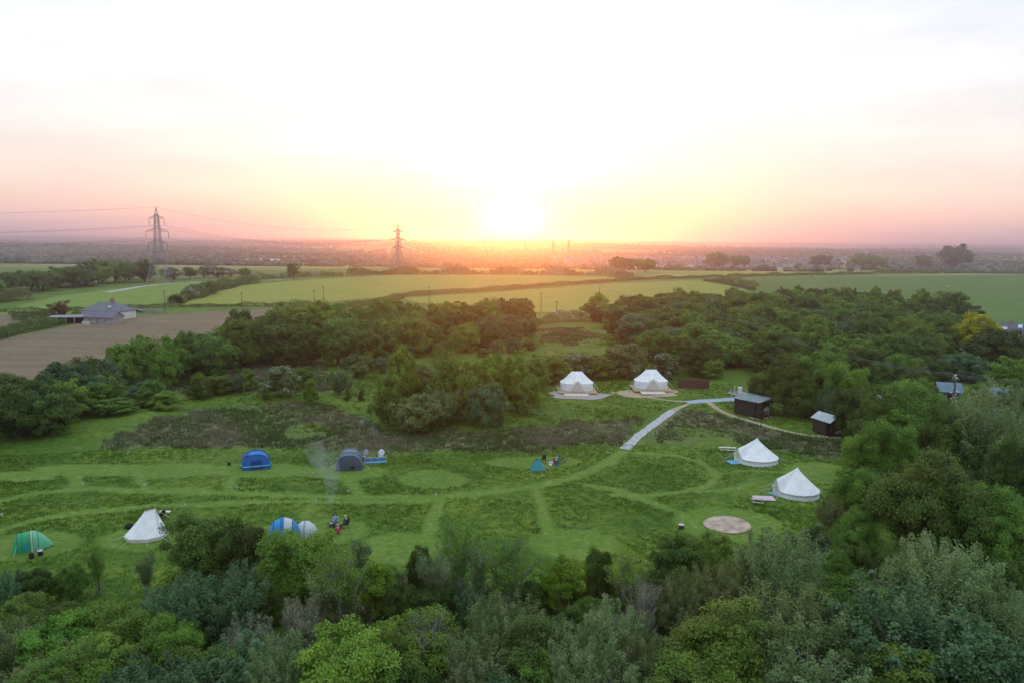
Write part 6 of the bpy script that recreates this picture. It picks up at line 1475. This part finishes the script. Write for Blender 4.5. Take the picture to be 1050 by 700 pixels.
def caravan(px, py, rz, label):
    t = empty('caravan', at(px, py), rz); tag(t, label, 'caravan')
    pr = [(-2.4, .5), (-2.55, 1.2), (-2.2, 2.45), (-1.8, 2.6), (1.9, 2.6), (2.3, 2.35), (2.6, 1.2), (2.35, .5)]; n_ = len(pr); mb = MB()
    mb.add([(x, -1.1, z_) for x, z_ in pr]+[(x, 1.1, z_) for x, z_ in pr], [tuple(range(n_)), tuple(range(n_, 2*n_))[::-1]]+[(j, n_+j, n_+(j+1) % n_, (j+1) % n_) for j in range(n_)]); mb.build('body', white, t)
    for x in (-1.3, 1.2):
        mb = MB(); mb.box((x, -1.12, 1.7), (1.0, .05, .6)); mb.build('window', glass, t)
    mb = MB(); mb.box((0, -1.12, 1.4), (.6, .05, 1.6)); mb.build('door', steel, t)
    for s2 in (-1, 1):
        mb = MB(); mb.tube([(0.1, s2*.95, .33), (.1, s2*1.12, .33)], .33, 14); mb.build('wheel', blackmetal, t)
    mb = MB(); mb.tube([(2.3, 0, .5), (3.4, 0, .45)], .05, 5); mb.build('towbar', steel, t)
caravan(887, 419, R(15), 'white caravan glimpsed between the trees right of the gabled hut'); caravan(866, 407, R(-20), 'white caravan behind the trees, left of the other')

# ------------------------------------------------------------------ estate of far houses
import itertools
walls_ = [render_, mat('cream_render', (.48, .43, .34), .8), brick, mat('pale_brick', (.36, .26, .21), .8), stone]
hp = []
for i_ in range(10):
    W_, D_ = random.choice([(9, 8), (11, 8), (15, 8), (8, 9)]); mb = MB(); a_, b_ = W_/2, D_/2; ev, rd = 5.0, 8.2
    mb.add([(-a_, -b_, -2), (a_, -b_, -2), (a_, b_, -2), (-a_, b_, -2), (-a_, -b_, ev), (a_, -b_, ev), (a_, b_, ev), (-a_, b_, ev), (-a_, 0, rd-.1), (a_, 0, rd-.1)], [(0, 1, 5, 4), (1, 2, 6, 5), (2, 3, 7, 6), (3, 0, 4, 7), (5, 6, 9), (7, 4, 8)], 0)
    o_ = .4; mb.add([(-a_-o_, -b_-o_, ev-.1), (a_+o_, -b_-o_, ev-.1), (a_+o_, b_+o_, ev-.1), (-a_-o_, b_+o_, ev-.1), (-a_-o_, 0, rd+.1), (a_+o_, 0, rd+.1)], [(0, 1, 5, 4), (2, 3, 4, 5)], 1)
    mb.box((a_*.7, 0, rd+.4), (.9, .9, 1.6), mi=0)
    for x in (-.5, .5):
        for z_ in (1.6, 4.0): mb.box((x*a_, -b_-.03, z_), (1.3, .06, 1.2), mi=2)
    for z_ in (1.6, 4.0): mb.box((-a_-.03, 0, z_), (.06, 1.2, 1.2), mi=2)
    me_ = bpy.data.meshes.new('estate_house'); me_.from_pydata(mb.v, [], mb.f); me_.polygons.foreach_set('material_index', mb.m)
    for m_ in (walls_[i_ % 5], slate if i_ % 3 else slate2, glass): me_.materials.append(m_)
    me_.update(); hp.append(me_)
def far_house(x, y, rz, label, group, s_=1.0):
    o = link('estate_house', random.choice(hp), None, (x, y, float(h(x, y))), rz); o.scale = (s_*1.15,)*3; tag(o, label, 'house', group)
nh = 0
for row in range(11):
    y = 1210+row*78
    k = 0.055*y
    while k < 0.48*y:
        dens = 0.80 if k < 0.44*y else .5
        if random.random() < dens and nh < 245:
            q = random.choice([0, 0, math.pi/2, .3, -.3]); far_house(k, y+random.uniform(-26, 26)+12*math.sin(k/60), q+random.uniform(-.15, .15), 'distant house of the estate beyond the crest fields, right of the sunset', 'houses of the distant estate'); nh += 1
        k += random.uniform(15, 26)*(1+row*.04)
for _ in range(26):
    y = random.uniform(2500, 4200); x = random.uniform(0.42, 0.66)*y; far_house(x, y, random.uniform(0, 3), 'tiny house in the haze at the far right', 'houses in the haze at right', 1.6)
print('houses', nh)
lw = mat('long_shed_white', (.6, .6, .62), .7)
for k_, (px, lb) in enumerate([(418.5, 'left'), (429, 'right')]):
    v = vec(px, 268); kk = 1250/v.y; o = empty('long_shed', (v.x*kk, 1250, float(h(v.x*kk, 1250)))); tag(o, f'long white farm shed in the far valley under the sun, {lb}-hand of two', 'shed'); gable_house(o, 14, 10, 3.5, 5.5, lw, lw)
v = vec(8, 281); 
for k_, (px, yy, lb) in enumerate([(272, 1350, 'left of the single tall tree on the crest'), (285, 1330, 'behind the single tall tree on the crest'), (258, 1380, 'furthest left in the valley')]):
    v = vec(px, 268); kk = yy/v.y; o = empty('long_shed', (v.x*kk, yy, float(h(v.x*kk, yy)))); tag(o, f'pale roofed barn in the valley, {lb}', 'shed'); gable_house(o, 22, 12, 4, 6.5, stone, lw)

# ------------------------------------------------------------------ pylons and lines
pm = mat('pylon_steel', (0.20, 0.20, 0.22), .6, var=.1)
ARMS = [(42.5, 4.7), (34, 7.0), (26, 6.0)]
def bar(mb, a_, b_, r_): mb.tube([a_, b_], r_, 4, cap=False)
def pylon_meshes(arms, H_=50.0, th=.13, wide=1.0):
    prof = [(0, 6.6), (9, 4.7), (18, 3.1), (24, 2.1), (30, 1.75), (36, 1.45), (42, 1.2), (45.5, .8), (H_, .05)]
    def hw(z_): return np.interp(z_, [p[0] for p in prof], [p[1] for p in prof])
    out_ = {}
    zs = [0, 9, 16, 22, 26, 30, 34, 38, 42.5, 45.5]; cor = [(-1, -1), (1, -1), (1, 1), (-1, 1)]
    mb = MB()
    for cx, cy in cor:
        for za, zb in zip(zs[:-1], zs[1:]): bar(mb, (cx*hw(za), cy*hw(za), za-(1 if za == 0 else 0)), (cx*hw(zb), cy*hw(zb), zb), th*1.3)
        bar(mb, (cx*hw(45.5), cy*hw(45.5), 45.5), (0, 0, H_), th)
    out_['legs'] = mb
    mb = MB()
    for za, zb in zip(zs[:-1], zs[1:]):
        for k_ in range(4):
            (ax, ay), (bx_, by_) = cor[k_], cor[(k_+1) % 4]; wa, wb = hw(za), hw(zb)
            bar(mb, (ax*wa, ay*wa, za), (bx_*wb, by_*wb, zb), th*.8); bar(mb, (bx_*wa, by_*wa, za), (ax*wb, ay*wb, zb), th*.8); bar(mb, (ax*wb, ay*wb, zb), (bx_*wb, by_*wb, zb), th*.8)
            if za == 0: 
                m1 = ((ax+bx_)/2*wb, (ay+by_)/2*wb, zb); bar(mb, (ax*hw(4.5), ay*hw(4.5), 4.5), m1, th*.6); bar(mb, (bx_*hw(4.5), by_*hw(4.5), 4.5), m1, th*.6)
    out_['bracing'] = mb
    for z_, r_ in arms:
        mb = MB(); w_ = hw(z_)
        for s2 in (-1, 1):
            tip = (s2*r_*wide, 0, z_+.2)
            for cy in (-1, 1): bar(mb, (s2*w_, cy*w_, z_), tip, th*.9); bar(mb, (s2*hw(z_+2), cy*hw(z_+2), z_+2), tip, th*.9)
            for q in (.33, .66): bar(mb, (s2*(w_+(r_*wide-w_)*q), 0, z_+.1), (s2*(w_+(r_*wide-w_)*(q-.2)), 0, z_+1.9*(1-q)), th*.6)
        out_.setdefault('cross_arm', []).append(mb)
        for s2 in (-1, 1):
            mi = MB(); bar(mi, (s2*r_*wide, 0, z_+.1), (s2*r_*wide, 0, z_-4.6), .13)
            for q in range(8): mi.tube([(s2*r_*wide, 0, z_-.8-q*.45), (s2*r_*wide, 0, z_-1.0-q*.45)], [.3, .12], 6)
            out_.setdefault('insulator', []).append(mi)
    return out_
def pylon(loc, rz, sc, label, th=.13, wide=1.0, group=None):
    t = empty('pylon', loc, rz, (sc, sc, sc)); tag(t, label, 'pylon', group)
    pmz = pylon_meshes(ARMS, th=th, wide=wide)
    for k_, v_ in pmz.items():
        for mb in (v_ if isinstance(v_, list) else [v_]): mb.build(k_, pm, t)
    Mx = Matrix.Translation(loc) @ Matrix.Rotation(rz, 4, 'Z') @ Matrix.Scale(sc, 4)
    return [Mx @ Vector((s2*r_*wide, 0, z_-4.6)) for s2 in (-1, 1) for z_, r_ in ARMS] + [Mx @ Vector((0, 0, 50))]
p1_ = at(164, 290.5); A1 = pylon(p1_, R(8), .94, 'tall lattice pylon at the left, standing against the sunset sky')
v = vec(408.5, 278.5); kk = 660/v.y; A2 = pylon(Vector((v.x*kk, 660, -1)), R(-30), .86, 'second lattice pylon, hazy, nearer the sun', th=.24, wide=1.45)
p0_ = Vector((p1_.x-380, p1_.y-60, 2)); Mx = Matrix.Translation(p0_) @ Matrix.Rotation(R(8), 4, 'Z'); A0 = [Mx @ Vector((s2*r_, 0, z_-4.6)) for s2 in (-1, 1) for z_, r_ in ARMS] + [Mx @ Vector((0, 0, 50))]
far_ = []
for k_, (px, base, top, lb, yy) in enumerate([(538.5, 259, 245, 'first', 2300), (567, 261, 243.5, 'second', 1900), (583, 261, 243, 'third', 1850), (602, 259, 247, 'fourth', 2500), (474, 260, 250, 'single', 2600)]):
    v = vec(px, base); kk = yy/v.y; z_ = float(h(v.x*kk, yy)); zt = CAMZ+vec(px, top).z*(yy/vec(px, top).y)
    far_.append(pylon(Vector((v.x*kk, yy, z_)), R(60), max(.6, (zt-z_)/50), ['distant pylon closest to the sun, on its right', 'distant pylon, taller left one of a close pair', 'distant pylon, right one of a close pair', 'faint distant pylon above the left end of the estate', 'faint distant pylon left of the sun'][k_], th=.30))
wirem = mat('cable', (0.10, 0.10, 0.11), .6)
def cable(a_, b_, sag, r_, label, group, n=26, nm='power_cable'):
    mb = MB(); mb.tube([a_.lerp(b_, i_/n)-Vector((0, 0, sag*4*(i_/n)*(1-i_/n))) for i_ in range(n+1)], r_, 4); o = mb.build(nm, wirem); tag(o, label, 'cable', group)
for a_, b_ in zip(A0, A1): cable(a_, b_, 9, .05, 'power cable running left from the tall pylon', 'cables left of the tall pylon')
for a_, b_ in zip(A1, A2): cable(a_, b_, 9, .055, 'power cable between the tall pylon and the second pylon', 'cables between the two big pylons')
for a_, b_ in zip(A2, far_[4]): cable(a_, b_, 14, .12, 'power cable from the second pylon towards the sun', 'cables right of the second pylon')
# wooden poles
polem = mat('pole_wood', (0.085, 0.075, 0.065), .9, scale=3, col2=(.14, .125, .11))
def wpole(loc, H_, rz, label, arm=1.9, double=False, group=None, rad=.15):
    t = empty('power_pole', loc, rz); tag(t, label, 'power pole', group)
    mb = MB(); mb.tube([(0, 0, -.5), (0, 0, H_)], [rad*1.15, rad*.75], 8); mb.build('pole', polem, t)
    pts = []
    for y_ in ((-.18, .18) if double else (0,)):
        mb = MB(); mb.box((0, y_*1.6+.0 if double else rad+.02, H_-.35), (arm, .12, .14)); mb.build('crossarm', polem, t)
    for x in (-arm*.45, 0, arm*.45):
        mb = MB(); zb = H_-.28 if x else H_
        mb.tube([(x, 0, zb), (x, 0, zb+.12), (x, 0, zb+.28)], [.04, .10, .05], 8); mb.build('insulator', white if double else steel, t); pts.append(Matrix.Translation(loc) @ Matrix.Rotation(rz, 4, 'Z') @ Vector((x, 0, zb+.27)))
    return t, pts
def pole_at(px, top, H_):
    v = vec(px, top); kk = (CAMZ-H_)/(-v.z); x, y = v.x*kk, v.y*kk; return Vector((x, y, float(h(x, y))))
la = pole_at(980, 386, 9); tA, PA = wpole(la, 9, R(65), 'power pole with double crossarms among the trees at right', 2.2, True, rad=.19)
# climbing guard and plates low on that pole
for k_ in range(9):
    mb = MB(); a_ = k_*2.4; mb.box((.42*math.cos(a_)+.1, .42*math.sin(a_), 4.6+.32*k_), (.22, .05, .14), a_); mb.build('plate', white, tA)
mb = MB(); mb.tube([(-.55, 0, 8.1), (0, .05, 7.5), (.6, 0, 8.1)], .06, 6); mb.build('bracket', steel, tA)
lb_ = pole_at(766, 330, 9); tB, PB = wpole(lb_, 9, R(62), 'power pole rising out of the wood behind the flat roofed hut')
lc = pole_at(615, 293, 9.5); tC, PC = wpole(lc, 9.5, R(60), 'power pole in the front lime field at the top of the clearing')
le = Vector((la.x+60, la.y-28, 0)); Mx = Matrix.Translation(le) @ Matrix.Rotation(R(65), 4, 'Z'); PE = [Mx @ Vector((x, 0, 9)) for x in (-1, 0, 1)]
for a_, b_ in zip(PA, PB): cable(a_, b_, 1.6, .022, 'thin wire over the wood between the two nearest power poles', 'wires over the wood')
for a_, b_ in zip(PB, PC): cable(a_, b_, 1.5, .03, 'thin wire from the wood to the pole in the lime field', 'wires over the lime field')
for a_, b_ in zip(PA, PE): cable(a_, b_, .8, .02, 'thin wire leaving the right-hand power pole to the right', 'wires at the right edge')
for (px, top, H_, lb) in [(523.5, 272, 9, 'straight under the sun in the lime field'), (484.5, 268, 9, 'on the crest left of the sun'), (455.5, 265.5, 9, 'on the crest nearest the second pylon'), (440, 302.5-8, 8, 'before the dark wood, under the second pylon'), (331.5, 294, 8, 'in the lime field, taller of a pair at left'), (322, 297.5, 6, 'in the lime field, shorter of a pair at left'),
      (168, 298, 8.5, 'in the green field right of the farmhouse'), (247.5, 299.5, 7, 'in the lime field near the bushy hedge'), (753.5, 271, 8, 'before the matching pair of crest trees'), (861, 269, 8, 'left of the broad pale crest trees'), (946.5, 265, 8, 'beside the ragged crest tree'), (555, 300, 8, 'above the sunlit olive trees'), (571, 309, 7, 'at the top of the clearing')]:
    l_ = pole_at(px, top, H_); 
    if l_.y > 700: l_ = pole_at(px, top+2, H_)
    wpole(l_, H_, R(40), 'lone power pole '+lb, 1.5)
# sheep in the pasture, horses in the lime field: small four-legged animals
def animal(px, py, rz, m_, s_, nm, label, group=None):
    verts = []; edges = []; rad = []
    def v(p, r_, par=None):
        verts.append(p); rad.append(r_)
        if par is not None: edges.append((par, len(verts)-1))
        return len(verts)-1
    a_ = v((0, 0, .72), .27); b_ = v((.45, 0, .74), .25, a_); c_ = v((-.45, 0, .74), .25, a_); n_ = v((.72, 0, .78), .13, b_); hd = v((.95, 0, .50), .09, n_); v((1.08, 0, .34), .06, hd); tl = v((-.72, 0, .70), .05, c_); v((-.78, 0, .45), .03, tl)
    for s2 in (-1, 1):
        q = v((.42, s2*.15, .50), .09, b_); q = v((.42, s2*.15, .25), .05, q); v((.43, s2*.15, 0.02), .04, q)
        q = v((-.50, s2*.15, .50), .10, c_); q = v((-.58, s2*.15, .28), .05, q); v((-.52, s2*.15, 0.02), .04, q)
        v((.90, s2*.10, .62), .03, hd)
    me_ = bpy.data.meshes.new('tmp'); me_.from_pydata(verts, edges, []); ob = link(nm, me_)
    ob.modifiers.new('skin', 'SKIN'); sv = me_.skin_vertices[0].data
    for i_, r_ in enumerate(rad): sv[i_].radius = (r_, r_)
    sv[0].use_root = True; ob.modifiers.new('sub', 'SUBSURF').levels = 1
    dg = bpy.context.evaluated_depsgraph_get(); bm_ = bpy.data.meshes.new_from_object(ob.evaluated_get(dg)); bpy.data.objects.remove(ob); bm_.materials.clear(); bm_.materials.append(m_)
    o = link(nm, bm_, None, at(px, py, .06), rz); o.scale = (s_,)*3; tag(o, label, nm, group)
wool = mat('wool', (.5, .47, .42), .9); hide = mat('horse_hide', (.05, .03, .02), .6)
animal(972.5, 295.3, .4, wool, 1.5, 'sheep', 'pale sheep grazing high in the pasture beside the rounded tree')
animal(836, 284.8, 2.0, wool, 1.5, 'sheep', 'pale sheep at the top hedge of the pasture')
animal(467.5, 313, .5, hide, 1.7, 'horse', 'left of two dark horses in the lime field above the olive trees')
animal(470.5, 312.6, 2.6, hide, 1.6, 'horse', 'right of two dark horses in the lime field above the olive trees')
